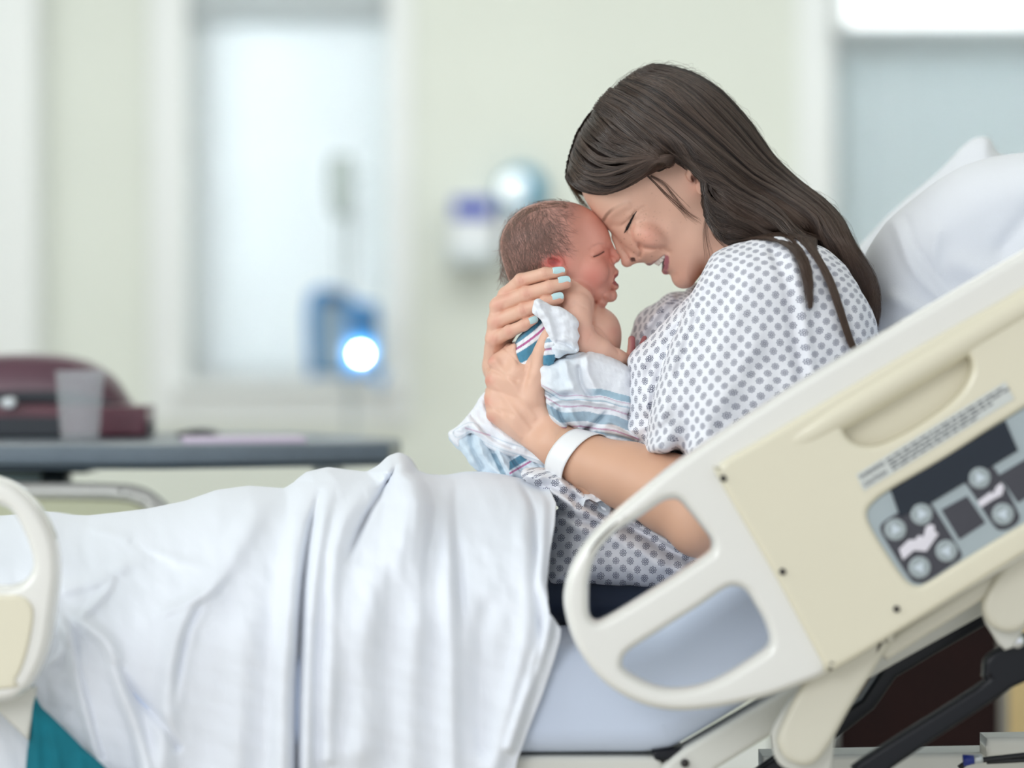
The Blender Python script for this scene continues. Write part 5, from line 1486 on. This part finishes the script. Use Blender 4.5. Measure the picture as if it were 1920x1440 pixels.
b1a = [(1118, 208), (1150, 232), (1190, 262), (1222, 290), (1255, 311), (1290, 333), (1314, 358), (1324, 392), (1338, 428), (1364, 450), (1400, 449), (1440, 446), (1482, 464), (1501, 498), (1511, 540), (1518, 578)]
b1b = [(1130, 190), (1170, 212), (1210, 245), (1250, 282), (1290, 312), (1325, 345), (1350, 380), (1385, 410), (1430, 425), (1472, 438), (1500, 462), (1516, 500), (1521, 540), (1520, 576)]
b2a = [(1130, 190), (1172, 208), (1215, 240), (1255, 275), (1300, 308), (1340, 345), (1380, 380), (1430, 405), (1475, 430), (1512, 462), (1540, 505), (1560, 555), (1578, 608), (1593, 652)]
b2b = [(1148, 170), (1200, 190), (1245, 225), (1295, 270), (1345, 315), (1395, 355), (1445, 385), (1488, 420), (1526, 458), (1550, 500), (1568, 545), (1584, 595), (1598, 640), (1605, 655)]
b3 = [(1160, 160), (1208, 183), (1255, 220), (1305, 262), (1355, 305), (1410, 345), (1460, 375), (1505, 405), (1540, 445), (1572, 500), (1595, 550), (1612, 592), (1632, 634)]
b4 = [(1186, 141), (1240, 150), (1300, 190), (1360, 250), (1415, 305), (1475, 352), (1530, 392), (1575, 440), (1605, 490), (1625, 540), (1634, 590), (1635, 634)]
b5 = [(1224, 123), (1275, 132), (1335, 159), (1400, 225), (1452, 299), (1500, 344), (1545, 378), (1580, 422), (1607, 472), (1634, 520), (1645, 560), (1642, 600), (1637, 632)]
f0 = [(1063, 332), (1080, 350), (1094, 358), (1123, 365), (1155, 359), (1187, 345), (1217, 324), (1246, 308), (1262, 303)]
f1 = [(1065, 306), (1084, 334), (1112, 349), (1150, 346), (1190, 328), (1228, 304), (1260, 296)]
f2 = [(1072, 275), (1090, 306), (1120, 322), (1160, 320), (1200, 307), (1238, 294), (1262, 291)]
f3 = [(1084, 243), (1108, 276), (1145, 294), (1185, 299), (1225, 296), (1264, 296)]
f4 = [(1100, 219), (1128, 250), (1160, 272), (1196, 286), (1235, 300), (1270, 312)]
f6 = [(1138, 180), (1165, 203), (1200, 236), (1240, 272), (1275, 303), (1305, 332)]
f5 = [(1120, 205), (1146, 230), (1180, 255), (1216, 282), (1252, 306), (1285, 326)]
fams = [family([f0, f1, f2, f3, f4, f5, f6], 5600, 18, 1, lift=4, nlock=44, clump=0.12),
        family([b1a, b1b], 2000, 26, 2, lift=6, nlock=6, over_gown=True),
        family([b2a, b2b], 1900, 26, 3, lift=6, nlock=5, over_gown=True),
        family([b3, b4, b5], 5200, 26, 4, lift=6, nlock=16),
        family([b1b[:10], b2a[:10]], 1500, 20, 8, lift=3, nlock=6, clump=0.3),
        family([b2a[:10], b2b[:9], b3[:9]], 1500, 20, 6, lift=3, nlock=10, over_gown=False, spread=1.2),
        family([b1a, b1b], 500, 26, 5, lift=8, nlock=3, over_gown=True, spread=2.2)]
parts = []
for Q, cols in fams:
    parts.append(strands(Q, 0.46, 0.20, cols))
    if Q.shape[1] in (18, 26) and len(parts) in (1, 4):
        Qm = Q[::2].copy(); Qm[..., 2] = -Qm[..., 2]
        parts.append(strands(Qm, 0.7, 0.3, cols[::2]))
# loose wisps: before the ear, at the neck, at the brow and round the outline
def wisps(lst, n, jit, seed, r0=0.3, wfun=None, col=(86, 64, 54)):
    r = np.random.default_rng(seed); out = []
    for gd in lst:
        P = resample(gd, 18)
        for _ in range(n):
            d = r.normal(0, jit, (1, 2)); bend = r.normal(0, jit * 1.5, (1, 2)) * np.linspace(0, 1, 18)[:, None] ** 1.5
            p = P[:, :2] + d * np.linspace(0.3, 1, 18)[:, None] + bend
            if P.shape[1] == 3: w = P[:, 2] + r.normal(0, 3)
            else:
                w = hg.samp(np.where(np.isnan(hM), -40, hM), p[:, 0], p[:, 1]) - 1.5 - r.random() * 2
                w = np.minimum(w, -20)
            out.append(np.column_stack([p, w]))
    Q = np.array(out)
    return strands(Q, r0, 0.1, np.tile(np.array(lin(col)), (len(Q), 18, 1)))
parts.append(wisps([[(1205, 332), (1225, 352), (1250, 378), (1280, 405), (1302, 420)], [(1215, 336), (1240, 352), (1262, 378), (1284, 404)]], 14, 3.0, 11))
parts.append(wisps([[(1322, 395), (1316, 425), (1318, 455), (1326, 486)], [(1330, 415), (1330, 440), (1345, 458), (1360, 470)]], 9, 3.0, 12))
parts.append(wisps([[(1068, 340, 20), (1078, 355, 40), (1092, 375, 50), (1108, 394, 50), (1140, 430, 60)], [(1066, 335, 10), (1072, 350, 30), (1085, 368, 40), (1100, 386, 46)]], 36, 3.2, 13, 0.3, col=(120, 104, 84)))
fl = np.random.default_rng(21); flg = []
for _ in range(110):
    t = fl.random(); base_ = resample(b5 if fl.random() < 0.6 else [(1070, 330), (1078, 285), (1092, 248), (1112, 215), (1140, 180), (1180, 142), (1224, 122), (1290, 128), (1340, 158)], 60)
    i0 = int(t * 44); seg = base_[i0:i0 + 15]
    nrm = np.array([seg[-1][1] - seg[0][1], -(seg[-1][0] - seg[0][0])]); nrm /= np.linalg.norm(nrm) + 1e-6
    am = fl.uniform(1, 13) * fl.random()
    sg = np.sin(np.linspace(0, fl.uniform(2, 3.6), 15))[:, None] * nrm * am
    flg.append([(a, b, fl.uniform(-45, 45)) for a, b in seg + sg])
parts.append(wisps(flg, 1, 0.6, 14, 0.26))
V, F_, c_ = add_obj_mesh(parts)
hair = mesh_np('hair', toworld(np.vstack([hV, V])), np.vstack([hF, F_ + len(hV)]), m_hair, woman, col=np.vstack([np.tile(np.array(lin((54, 45, 41))), (len(hV), 1)), c_]))
hair.data.materials.append(mat('hair_underlayer', (54, 45, 41), 0.9, spec=0.1))
mi = np.zeros(len(hair.data.polygons), np.int32); mi[:len(hF)] = 1; hair.data.polygons.foreach_set('material_index', mi)
hair['label'] = 'long straight dark brown hair tucked behind the ear'

# ================================================================ THE NEWBORN
def newborn():
    g = G((925, 365, -135), (1225, 790, 110), 1.7)
    out = [(1104, 392), (1087, 383.5), (1065, 378), (1037, 376), (1013, 379), (988, 387), (968, 400), (952, 418), (941, 440), (938, 458), (940, 480), (946, 502), (952, 520), (962, 540), (990, 560), (1040, 575), (1090, 568), (1122, 568),
           (1138, 566), (1147, 562), (1150, 550), (1146, 540), (1149, 530), (1153, 520), (1154, 508), (1152, 496), (1147, 484), (1144, 470), (1147, 458), (1144.5, 444), (1138, 426), (1127, 410), (1116, 399)]
    D, R = shep([(1110, 410, 52, 44), (1125, 440, 48, 34), (1135, 460, 42, 24), (1124, 478, 52, 26), (1138, 476, 30, 18), (1110, 500, 66, 40), (1130, 510, 50, 28), (1145, 520, 30, 18), (1145, 545, 28, 18), (1120, 545, 52, 34), (1090, 520, 70, 50), (1060, 500, 76, 60), (1030, 480, 80, 70), (1000, 440, 86, 75), (1050, 420, 82, 70), (970, 470, 74, 60), (1080, 550, 60, 40), (1000, 540, 56, 40)], g.U2, g.V2, 3, 12)
    D = blur2(D, 5); R = blur2(R, 4)
    F = g.inflate(out, D, R)
    F = smin(F, g.chain([(1144, 462, 0), (1150, 475, 0), (1153, 483, 0)], [6, 7, 10.2], 4), 6)
    for s in (-1, 1):
        F = smin(F, g.ell((1148.5, 488, s * 9), (8, 7, 6), 0.4), 3)
        F = smin(F, g.ell((1112, 512, s * 46), (27, 26, 22)), 12)      # full cheeks
        F = smax(F, -g.caps((1155, 493, s * 6), (1151, 488, s * 6), 1.7, 1.7), 1)
    lips_u = [(1154, 510, 0), (1153, 514, -9), (1149, 520, -16), (1146, 526, -19)]
    lips_l = [(1153.5, 537, 0), (1152, 535.5, -8), (1150, 531, -15), (1146, 527, -19)]
    mir = lambda P: [(a, b, -c) for a, b, c in P]
    for Pq, rr in ((lips_u, [5.8, 5.8, 5, 3.4]), (lips_l, [6.6, 6.2, 5.0, 3.4])):
        F = smin(F, smin(g.chain(Pq, rr, 2), g.chain(mir(Pq), rr, 2), 2), 5)
    F = smax(F, -g.inflate([(1175, 521), (1163, 519), (1154, 520), (1148, 525.5), (1151, 528.5), (1160, 529), (1175, 528)], 17, 3, 0, 4), 1.5)
    F = smin(F, g.ell((1144.5, 554, 0), (13, 12.5, 17)), 3.0)
    F = smin(F, g.ell((1126, 566, 0), (13, 10, 26), 0.3), 3.0)
    cr = [([(1110, 483.5), (1118, 480.5), (1126, 476), (1131.5, 473)], 1.5, 2.0), ([(1106, 468), (1116, 461), (1127, 459), (1131, 464)], 3, 0.9), ([(1108, 488), (1118, 488), (1128, 483)], 3, -1.0), ([(1112, 476), (1120, 472), (1128, 468)], 4, -1.4),
          ([(1143, 478), (1141, 488), (1145, 496), (1150, 497)], 1.8, 1.6), ([(1141, 498), (1143, 515), (1139, 530), (1141, 540)], 3, 1.3), ([(1135, 548), (1130, 556), (1133, 566)], 2.2, 1.6), ([(1149, 543), (1143, 544), (1138, 547)], 2.2, 1.2), ([(1139, 452), (1136, 462), (1141, 470)], 3, 1.0)]
    F = F + ridges(g.U2, g.V2, cr).astype(np.float32)[:, :, None]
    # ears
    for s in (-1, 1):
        e = g.ell((1037, 494, s * 79), (21, 15, 7), 0.25)
        e = smax(e, -g.ell((1038, 494, s * 86), (13, 8.5, 8), 0.35), 2)
        e = smin(e, g.ell((1056, 506, s * 76), (9, 6.5, 6), 0.9), 3)
        F = smin(F, e, 3)
    # trunk, shoulders, arms
    T = g.inflate([(1015, 540), (1050, 535), (1090, 545), (1113, 562), (1135, 580), (1150, 596), (1159, 616), (1162.5, 637), (1161.5, 658), (1154, 690), (1130, 740), (1060, 760), (1000, 720), (985, 640), (995, 580)], 74, 56, 0)
    F = smin(F, T, 4)
    F = smin(F, g.ell((1130, 625, 0), (34, 44, 56)), 10)
    for s in (-1, 1):
        sh = g.ell(q(1080, 566, s * 62)[:2] + (s * 58,), (34, 40, 32), 0.0)
        F = smin(F, sh, 9)
    A = g.chain([q(1080, 572, -72), q(1086, 612, -88), q(1094, 636, -92)], [29, 25, 24], 6)
    A = smin(A, g.chain([q(1094, 638, -92), q(1126, 655, -84), q(1158, 671, -66), q(1172, 674, -56)], [25, 21, 15.5, 12.5], 5), 5)
    F = smin(F, A, 2.2)
    B = g.chain([(1090, 580, 70), (1110, 640, 84), (1165, 680, 60)], [26, 22, 13], 6)
    F = smin(F, B, 4)
    # near hand: palm and five short fingers resting on the gown
    H = g.ell((1184, 672, -52), (14, 11, 11), -0.3)
    F = smin(F, H, 5)
    for P, r_ in [([(1180, 664, -52), (1182, 650, -50), (1182.5, 636, -48)], [7.5, 7, 6.8]),
                  ([(1191, 664, -48), (1199, 652, -42), (1207, 634, -36)], [6, 5.4, 5]),
                  ([(1192, 668, -54), (1204, 660, -50), (1213, 646, -42)], [6, 5.2, 4.6]),
                  ([(1192, 672, -58), (1205, 668, -56), (1213, 660, -50)], [5.8, 5, 4.4]),
                  ([(1190, 678, -58), (1203, 677, -58), (1211, 672, -54)], [5.4, 4.8, 4.2])]:
        F = smin(F, g.chain(P, r_, 2), 2.0)
    # foot peeping out of the blanket at the mother's front
    F = np.minimum(F, smin(g.ell((1190, 752, -70), (9, 16, 13), 0.35), g.caps((1160, 770, -40), (1186, 758, -64), 16, 12), 6))
    for k in range(5):
        F = smin(F, g.ell((1196 - k * 0.5, 738 + k * 4.0, -76 + k * 2.2), (4.2, 3.6, 3.8)), 1.5)
    cr2 = [([(1116, 566), (1112, 590), (1109, 607)], 2.6, 2.0), ([(1109, 607), (1122, 614), (1140, 634), (1156, 660)], 3.0, 1.6), ([(1062, 578), (1080, 572), (1098, 580)], 3, 0.9), ([(1100, 640), (1106, 628)], 3, 1)]
    F = F + ridges(g.U2, g.V2, cr2).astype(np.float32)[:, :, None] * (g.w < 0)
    V, Fc = surfnet(F, g); V = relax(V, Fc, 1)
    M = g.near(F)
    u, v, w = V.T
    def gs(cx, cy, rx, ry=None): return np.exp(-(((u - cx) / rx) ** 2 + ((v - cy) / (ry or rx)) ** 2))
    c = np.tile(LIN['bskin'], (len(V), 1))
    body_m = np.clip((v - (u * -0.32 + 885)) / 14, 0, 1) * (u > 1000)
    body_m = np.where(poly_in(np.array([(1000, 500), (1062, 520), (1080, 530), (1104, 548), (1116, 568), (1126, 578), (1160, 575), (1230, 800), (930, 800), (990, 560)]), u, v), 1.0, 0.0)
    face = gs(1110, 500, 46, 50)
    c = mixc(c, LIN['bface'], 0.5 * face); c = mixc(c, LIN['bred'], 0.75 * gs(1112, 520, 24) + 0.6 * gs(1140, 480, 20) + 0.25 * gs(1125, 425, 30) + 0.2 * gs(1060, 400, 40))
    # downy scalp
    d = poly_sd(np.array([(1075, 372), (1082, 395), (1060, 420), (1058, 452), (1072, 478), (1050, 478), (1020, 500), (1000, 520), (960, 560), (920, 540), (920, 380), (1000, 360)]), u, v)
    c = mixc(c, LIN['bhair'], np.clip(d / 40, 0, 1) * 0.55 * (v < 560)); c = mixc(c, LIN['bscalp'], np.clip((d + 14) / 20, 0, 1) * 0.35 * (v < 560))
    c = mixc(c, LIN['bear'], gs(1037, 493, 24, 17) * (np.abs(w) > 66) * 0.9); c = mixc(c, LIN['blip'], gs(1039, 494, 11, 7) * (np.abs(w) > 66) * 0.7)
    c = mixc(c, LIN['bbody'], body_m * 0.85)
    c = mixc(c, LIN['bred'], 0.35 * gs(1150, 622, 12) + 0.25 * gs(1094, 628, 20))
    lipd = np.minimum(poly_dist(np.array([(1162, 515), (1154, 520), (1148, 525)]), u, v), poly_dist(np.array([(1162, 534), (1154, 531), (1148, 527)]), u, v))
    c = mixc(c, LIN['blip'], np.clip((5.4 - lipd) / 2, 0, 1) * (np.abs(w) < 22) * 0.85)
    c = mixc(c, LIN['inner'], poly_in(np.array([(1146, 525), (1153, 520), (1160, 519.5), (1160, 529), (1152, 529)]), u, v) * (np.abs(w) < 15) * 0.8)
    c = mixc(c, LIN['bhand'], np.clip((u - 1172) / 10, 0, 1) * (v > 620) * 0.85)
    c = mixc(c, LIN['nostril'], np.clip((1.9 - poly_dist(np.array([(1112, 483), (1120, 480), (1127, 476), (1131, 473)]), u, v)) / 1.0, 0, 1) * 0.85)
    c = mixc(c, LIN['bhair'], np.clip((3 - poly_dist(np.array([(1112, 462), (1120, 458), (1130, 458)]), u, v)) / 3, 0, 1) * 0.2)
    return g, M, (V, Fc, c)
bg, bM, (V, F_, c_) = newborn()
baby = bpy.data.objects.new('newborn', None); C.objects.link(baby); baby.location = toworld([(1090, 700, 0)])[0]
baby.name = 'newborn_baby'
setp(baby, 'bare-shouldered newborn person held nose to nose with the smiling adult', 'baby')
mesh_np('body', toworld(V), F_, m_bskin, baby, col=c_)
# downy hair
def baby_hair():
    r = np.random.default_rng(31); Ps = []; cs = []; m = 9
    reg = np.array([(1070, 374), (1078, 396), (1062, 420), (1060, 446), (1074, 470), (1052, 474), (1016, 488), (996, 516), (960, 545), (936, 520), (932, 450), (950, 400), (1000, 370)])
    n = 0
    while n < 2600:
        x, y = r.uniform(936, 1080), r.uniform(374, 545)
        if not poly_in(reg, np.array([x]), np.array([y]))[0]: continue
        if ((x - 1040) / 27) ** 2 + ((y - 496) / 22) ** 2 < 1: continue
        dens = np.clip((1075 - x) / 60, 0.12, 1) * np.clip((y - 380) / 45 + 0.25, 0, 1)
        if r.random() > dens: continue
        n += 1
        L = r.uniform(14, 34); P = [(x, y)]; a = math.atan2(1.0, (x - 1000) / 90.0) + r.normal(0, 0.28)
        if y < 420: a += 0.35 * math.sin(x / 13.0)
        if x < 990: a = math.radians(95 + (990 - x) * -0.15) + r.normal(0, 0.25)
        curl = r.normal(-0.05, 0.10)
        for k in range(m - 1):
            a += curl; P.append((P[-1][0] + L / m * math.cos(a), P[-1][1] + L / m * math.sin(a)))
        P = np.array(P); w = bg.samp(np.where(np.isnan(bM), 10, bM), P[:, 0], P[:, 1]) - np.linspace(0, r.uniform(0.6, 3.0), m)
        Ps.append(np.column_stack([P, w]))
        cs.append(np.tile(np.array(lin((138, 112, 102))) * r.uniform(0.65, 1.5), (m, 1)))
    for k in range(900):     # fuzz along the outline
        t = r.random(); rim = resample([(1068, 379), (1056, 376.5), (1037, 375), (1000, 382), (968, 400), (950, 422), (939, 450), (939, 480), (946, 505), (955, 530)], 50); i = int(t * 48)
        p0 = rim[i]; tn = rim[i + 1] - rim[i]; tn /= np.linalg.norm(tn); nr = np.array([tn[1], -tn[0]]) * (-1)
        nr = nr if nr @ (p0 - np.array([1040, 460])) > 0 else -nr
        L = r.uniform(5, 14); s_ = np.linspace(0, 1, m)[:, None]; w0 = r.uniform(-40, 40)
        di = 0.0 if k < 260 else r.uniform(1, 16)
        P = p0 - nr * di + tn * L * s_ * 1.1 + nr * (L * 0.35 * r.random() * s_ ** 1.3 * (1 if k < 260 else 0.1) + 0.2)
        ww = np.full(m, w0)
        if di:
            ws = bg.samp(bM, P[:, 0], P[:, 1]); ww = np.where(np.isnan(ws), -5.0, ws) - np.linspace(0.3, 1.6, m)
        Ps.append(np.column_stack([P, ww])); cs.append(np.tile(np.array(lin((120, 100, 84))), (m, 1)))
    V, F, Cc = strands(np.array(Ps), 0.20, 0.06, np.array(cs))
    o = mesh_np('hair', toworld(V), F, m_hair, baby, col=Cc); o['label'] = 'fine downy brown newborn hair'
baby_hair()

# ================================================================ RECEIVING BLANKET
def blanket():
    P_ = []
    def piece(out, wc, D, R, rid, h, stripes, noise=1.2, ns=26, two=False):
        oq = [q(a, b, wc if not hasattr(wc, '__len__') else wc[0][2])[:2] for a, b in out]
        us = [p[0] for p in oq]; vs = [p[1] for p in oq]
        wmid = wc if not hasattr(wc, '__len__') else np.mean([c_[2] for c_ in wc])
        span = 0 if not hasattr(wc, '__len__') else (max(c_[2] for c_ in wc) - min(c_[2] for c_ in wc)) / 2
        g = G((min(us) - 8, min(vs) - 8, wmid - D - span - 26), (max(us) + 8, max(vs) + 8, wmid + D + span + 16), h)
        wm = wc if not hasattr(wc, '__len__') else shep(wc, g.U2, g.V2, 3, 14)[0]
        F = g.inflate(oq, D, R, wm, 6)
        dd = ridges(g.U2, g.V2, [([q(a, b, wmid - D)[:2] for a, b in Pl], s_, a_) for Pl, s_, a_ in rid])
        dd = dd + noise * vn2(g.U2, g.V2, ns, int(us[0])) + 0.5 * noise * vn2(g.U2, g.V2, ns * 0.45, 5)
        F = F - dd.astype(np.float32)[:, :, None] * np.clip((np.asarray(wm)[..., None] if np.ndim(wm) else wm) - g.w, -6, 6) / 6
        V, Fc = surfnet(F, g); V = relax(V, Fc, 1)
        k = 1 / (1 + V[:, 2] / FPX); u = 960 + (V[:, 0] - 960) * k; v = HZ + (V[:, 1] - HZ) * k
        c = np.tile(LIN['white'], (len(V), 1))
        c = stripes(c, u, v, V[:, 2])
        P_.append((V, Fc, c))
    def band(c, t, a, b, col, am=1.0, e=0.7): return mixc(c, LIN[col], np.clip((t - a) / e, 0, 1) * np.clip((b - t) / e, 0, 1) * am)
    nos = lambda c, u, v, w: c
    # folded cuff by the fingers
    piece([(999, 574), (1003, 564), (1011, 560), (1022, 566), (1036, 573), (1050, 575), (1064, 583), (1078, 594), (1086, 606), (1083, 618), (1087, 630), (1083, 642), (1086, 654), (1080, 662), (1062, 664), (1046, 672), (1034, 662), (1037, 648), (1030, 632), (1022, 616), (1014, 600), (1004, 592), (998, 586)],
          -128, 15, 13, [([(1008, 566), (1018, 585), (1030, 606), (1036, 630)], 6, 5), ([(1003, 572), (1010, 590)], 3, -3), ([(1032, 580), (1042, 605), (1048, 630)], 6, -3.5), ([(1045, 640), (1060, 645), (1078, 655)], 3, -6), ([(1055, 632), (1068, 640), (1076, 650)], 4, 4),
                ([(1060, 600), (1062, 625)], 7, 3), ([(1036, 652), (1050, 655), (1070, 660)], 3.5, 4)], 1.6, lambda c, u, v, w: mixc(c, LIN['ltblue'], np.clip((640 - v) / -30, 0, 1) * 0.6))
    # knotted little bunch under the cuff, with a stripe showing
    piece([(1022, 640), (1030, 630), (1042, 634), (1046, 646), (1046, 662), (1040, 676), (1034, 686), (1019, 684), (1018, 664)], -122, 14, 9, [([(1024, 648), (1036, 646), (1044, 650)], 2.5, 3), ([(1022, 656), (1034, 655), (1044, 660)], 2.2, -4), ([(1024, 662), (1040, 666)], 2.5, 3)], 1.4,
          lambda c, u, v, w: band(band(band(c, v + 0.15 * (u - 1030), 634, 642, 'blue', 0.7), v + 0.15 * (u - 1030), 652, 656.5, 'pink', 0.8), v + 0.1 * (u - 1030), 665, 690, 'blue'), 0.8, 14)
    # striped back panel between the two hands
    def st_back(c, u, v, w):
        t = 0.60 * (u - 970) + 0.80 * (v - 640) - 0.004 * (u - 1000) * (v - 640)
        c = band(c, t, -60, 3, 'blue'); c = band(c, t, 9.5, 14.5, 'pink'); c = band(c, t, 20, 41, 'blue'); c = band(c, t, 54, 58, 'pink', 0.9); c = band(c, t, 66, 90, 'blue')
        return c
    piece([(1026, 575), (1008, 596), (985, 618), (970, 634), (964, 652), (961, 676), (964, 700), (990, 715), (1040, 720), (1060, 690), (1052, 640), (1046, 600)], -62, 36, 26, [([(1000, 605), (985, 625), (972, 650)], 4, 2.5), ([(1016, 600), (1002, 618)], 2, -3)], 1.8, st_back, 0.8, 22)
    # main wrap round the lower body
    def st_main(c, u, v, w):
        t = v - 0.0011 * (u - 1085) ** 2 * np.where(u > 1085, 1.6, -0.6) - np.where(u < 1050, (1050 - u) * -0.5, 0)
        t = t + 2.0 * vn2(u, v, 50, 3)
        c = mixc(c, LIN['ltblue'], 0.30 * np.clip((u - 1010) / 30, 0, 1) * np.clip((1100 - u) / 40, 0, 1))
        c = band(c, t, 727, 740, 'paleblue', np.clip((u - 1095) / 25, 0, 1)); c = band(c, t, 741, 743.5, 'pink', 0.45); c = band(c, t, 748, 751, 'paleblue', 0.8); c = band(c, t, 760, 763.5, 'pink', 0.55)
        c = band(c, t, 772, 791, 'blue', 0.62); c = band(c, t, 799, 802.5, 'pink', 0.7); c = band(c, t, 806, 812, 'paleblue', 0.8); c = band(c, t, 818, 821, 'pink', 0.6); c = band(c, t, 824, 836, 'blue', 0.5)
        return c
    piece([(1010, 688), (1022, 680), (1040, 676), (1052, 668), (1085, 660), (1108, 659), (1132, 664), (1155, 674), (1176, 686), (1189, 702), (1191, 730), (1188, 752), (1184, 768), (1178, 782), (1190, 797), (1202, 812), (1212, 828), (1190, 833), (1150, 834), (1112, 824), (1096, 806), (1074, 806), (1052, 806), (1036, 790), (1028, 765), (1024, 748), (1014, 728), (1009, 706)],
          [(1050, 700, -104), (1150, 700, -92), (1100, 740, -104), (1060, 790, -112), (1150, 820, -118), (1190, 820, -120)], 44, 30,
          [([(1060, 680), (1066, 705), (1080, 735), (1100, 752)], 7, 8.5), ([(1085, 690), (1090, 720), (1105, 745)], 5, -8.5), ([(1100, 672), (1103, 700), (1118, 730)], 6, 6.8), ([(1018, 732), (1040, 742), (1062, 742)], 4, -10.2), ([(1024, 724), (1045, 730), (1075, 728)], 7, 6.8), ([(1030, 754), (1060, 748), (1100, 752), (1150, 760)], 5, 8.5),
           ([(1034, 745), (1060, 738), (1090, 742)], 3, -5.1), ([(1030, 765), (1040, 785), (1060, 800)], 5, 8.5), ([(1048, 770), (1056, 790), (1070, 803)], 4, -8.5), ([(1070, 770), (1080, 790), (1090, 806)], 6, 6.8), ([(1100, 806), (1120, 790), (1135, 775)], 4, -8.5), ([(1140, 790), (1165, 800), (1195, 822)], 5, 6.8), ([(1120, 812), (1150, 818), (1190, 826)], 4, -5.1),
           ([(1045, 668), (1060, 672), (1085, 668), (1100, 662)], 3, -5.1)], 1.9, st_main, 1.0, 30)
    # end hanging below the wrist on the far side of the forearm
    def st_tail(c, u, v, w):
        c = mixc(c, LIN['ltblue'], np.clip((v - (0.5 * (u - 850) + 800)) / 30, 0, 1) * 0.85)
        t = v - 0.42 * (u - 900)
        c = band(c, t, 800, 804, 'pink', 0.55 * (u > 868) * (u < 930)); c = band(c, t, 850, 858, 'paleblue', 0.7)
        t2 = (u - 960) * 0.55 + (v - 850) * 0.83
        c = band(c, t2, -6, 8, 'blue', 1.0 * (u > 955)); c = band(c, t2, 11, 15, 'pink', 0.95 * (u > 955)); c = band(c, t2, 30, 40, 'blue', 0.6 * (u > 900) * (u < 1000))
        return c
    def st_low(c, u, v, w):
        c = mixc(c, LIN['ltblue'], np.clip(0.75 - (u - 900) / 400, 0.2, 0.8))
        t2 = (u - 985) * 0.50 + (v - 858) * 0.86
        m = (u > 955)
        c = band(c, t2, -9, 6, 'blue', 0.95 * m); c = band(c, t2, 9, 13, 'pink', 0.95 * m)
        t3 = (u - 930) * 0.75 + (v - 860) * -0.35
        return band(c, t3, -4, 4, 'blue', 0.6 * (v > 850) * (u < 960))
    piece([(842, 815), (870, 806), (905, 812), (950, 832), (1000, 848), (1062, 880), (1090, 905), (1125, 925), (1140, 945), (1136, 968), (1118, 972), (1090, 955), (1060, 925), (1030, 905), (1000, 900), (965, 900), (930, 893), (902, 886), (886, 874), (868, 850), (850, 834)],
          [(860, 815, 6), (900, 860, -10), (960, 870, -34), (1040, 890, -62), (1120, 945, -190)], 22, 14,
          [([(895, 820), (905, 850), (925, 880), (945, 895)], 6, 7), ([(912, 822), (924, 850), (940, 880)], 4, -8), ([(928, 832), (940, 860), (960, 890)], 5, 7), ([(948, 838), (960, 862), (985, 892)], 3.5, -8), ([(968, 846), (985, 868), (1015, 895)], 6, 6), ([(990, 852), (1010, 872), (1040, 898)], 3.5, -6),
           ([(852, 818), (872, 842), (890, 868)], 8, 4), ([(880, 815), (888, 850), (905, 880)], 4, -6), ([(1085, 905), (1105, 925), (1130, 950)], 6, -5)], 1.7, st_low, 1.2, 24)
    def st_top(c, u, v, w):
        t = poly_dist(catmull([(858, 812), (885, 800), (905, 818), (950, 838), (1000, 852), (1050, 872)], 5, False), u, v)
        return band(band(c, t, 7, 9, 'paleblue', 0.5), v - 0.3 * (u - 890), 806, 809.5, 'pink', 0.45 * (u > 872) * (u < 920))
    piece([(840, 812), (856, 800), (872, 784), (888, 764), (902, 742), (914, 736), (930, 765), (950, 800), (990, 826), (1035, 850), (1066, 876), (1058, 886), (1030, 874), (1000, 864), (965, 856), (930, 846), (908, 834), (896, 818), (882, 812), (870, 822), (862, 838), (850, 830)],
          [(860, 805, -6), (900, 760, 0), (905, 820, -26), (960, 845, -48), (1040, 868, -84)], 16, 12,
          [([(905, 762), (918, 792), (945, 818), (985, 838)], 6, 5), ([(884, 780), (902, 800), (925, 822), (960, 838)], 4, -5), ([(868, 800), (888, 798), (905, 815), (935, 834), (975, 848), (1030, 866)], 5, 5), ([(852, 812), (868, 812)], 3, -3)], 1.6, st_top, 0.9, 24)
    V, F, c = add_obj_mesh(P_)
    o = mesh_np('receiving_blanket', toworld(V), F, m_flan, col=c)
    setp(o, 'white baby blanket with teal and pink stripes wrapped round the newborn', 'baby blanket')
blanket()
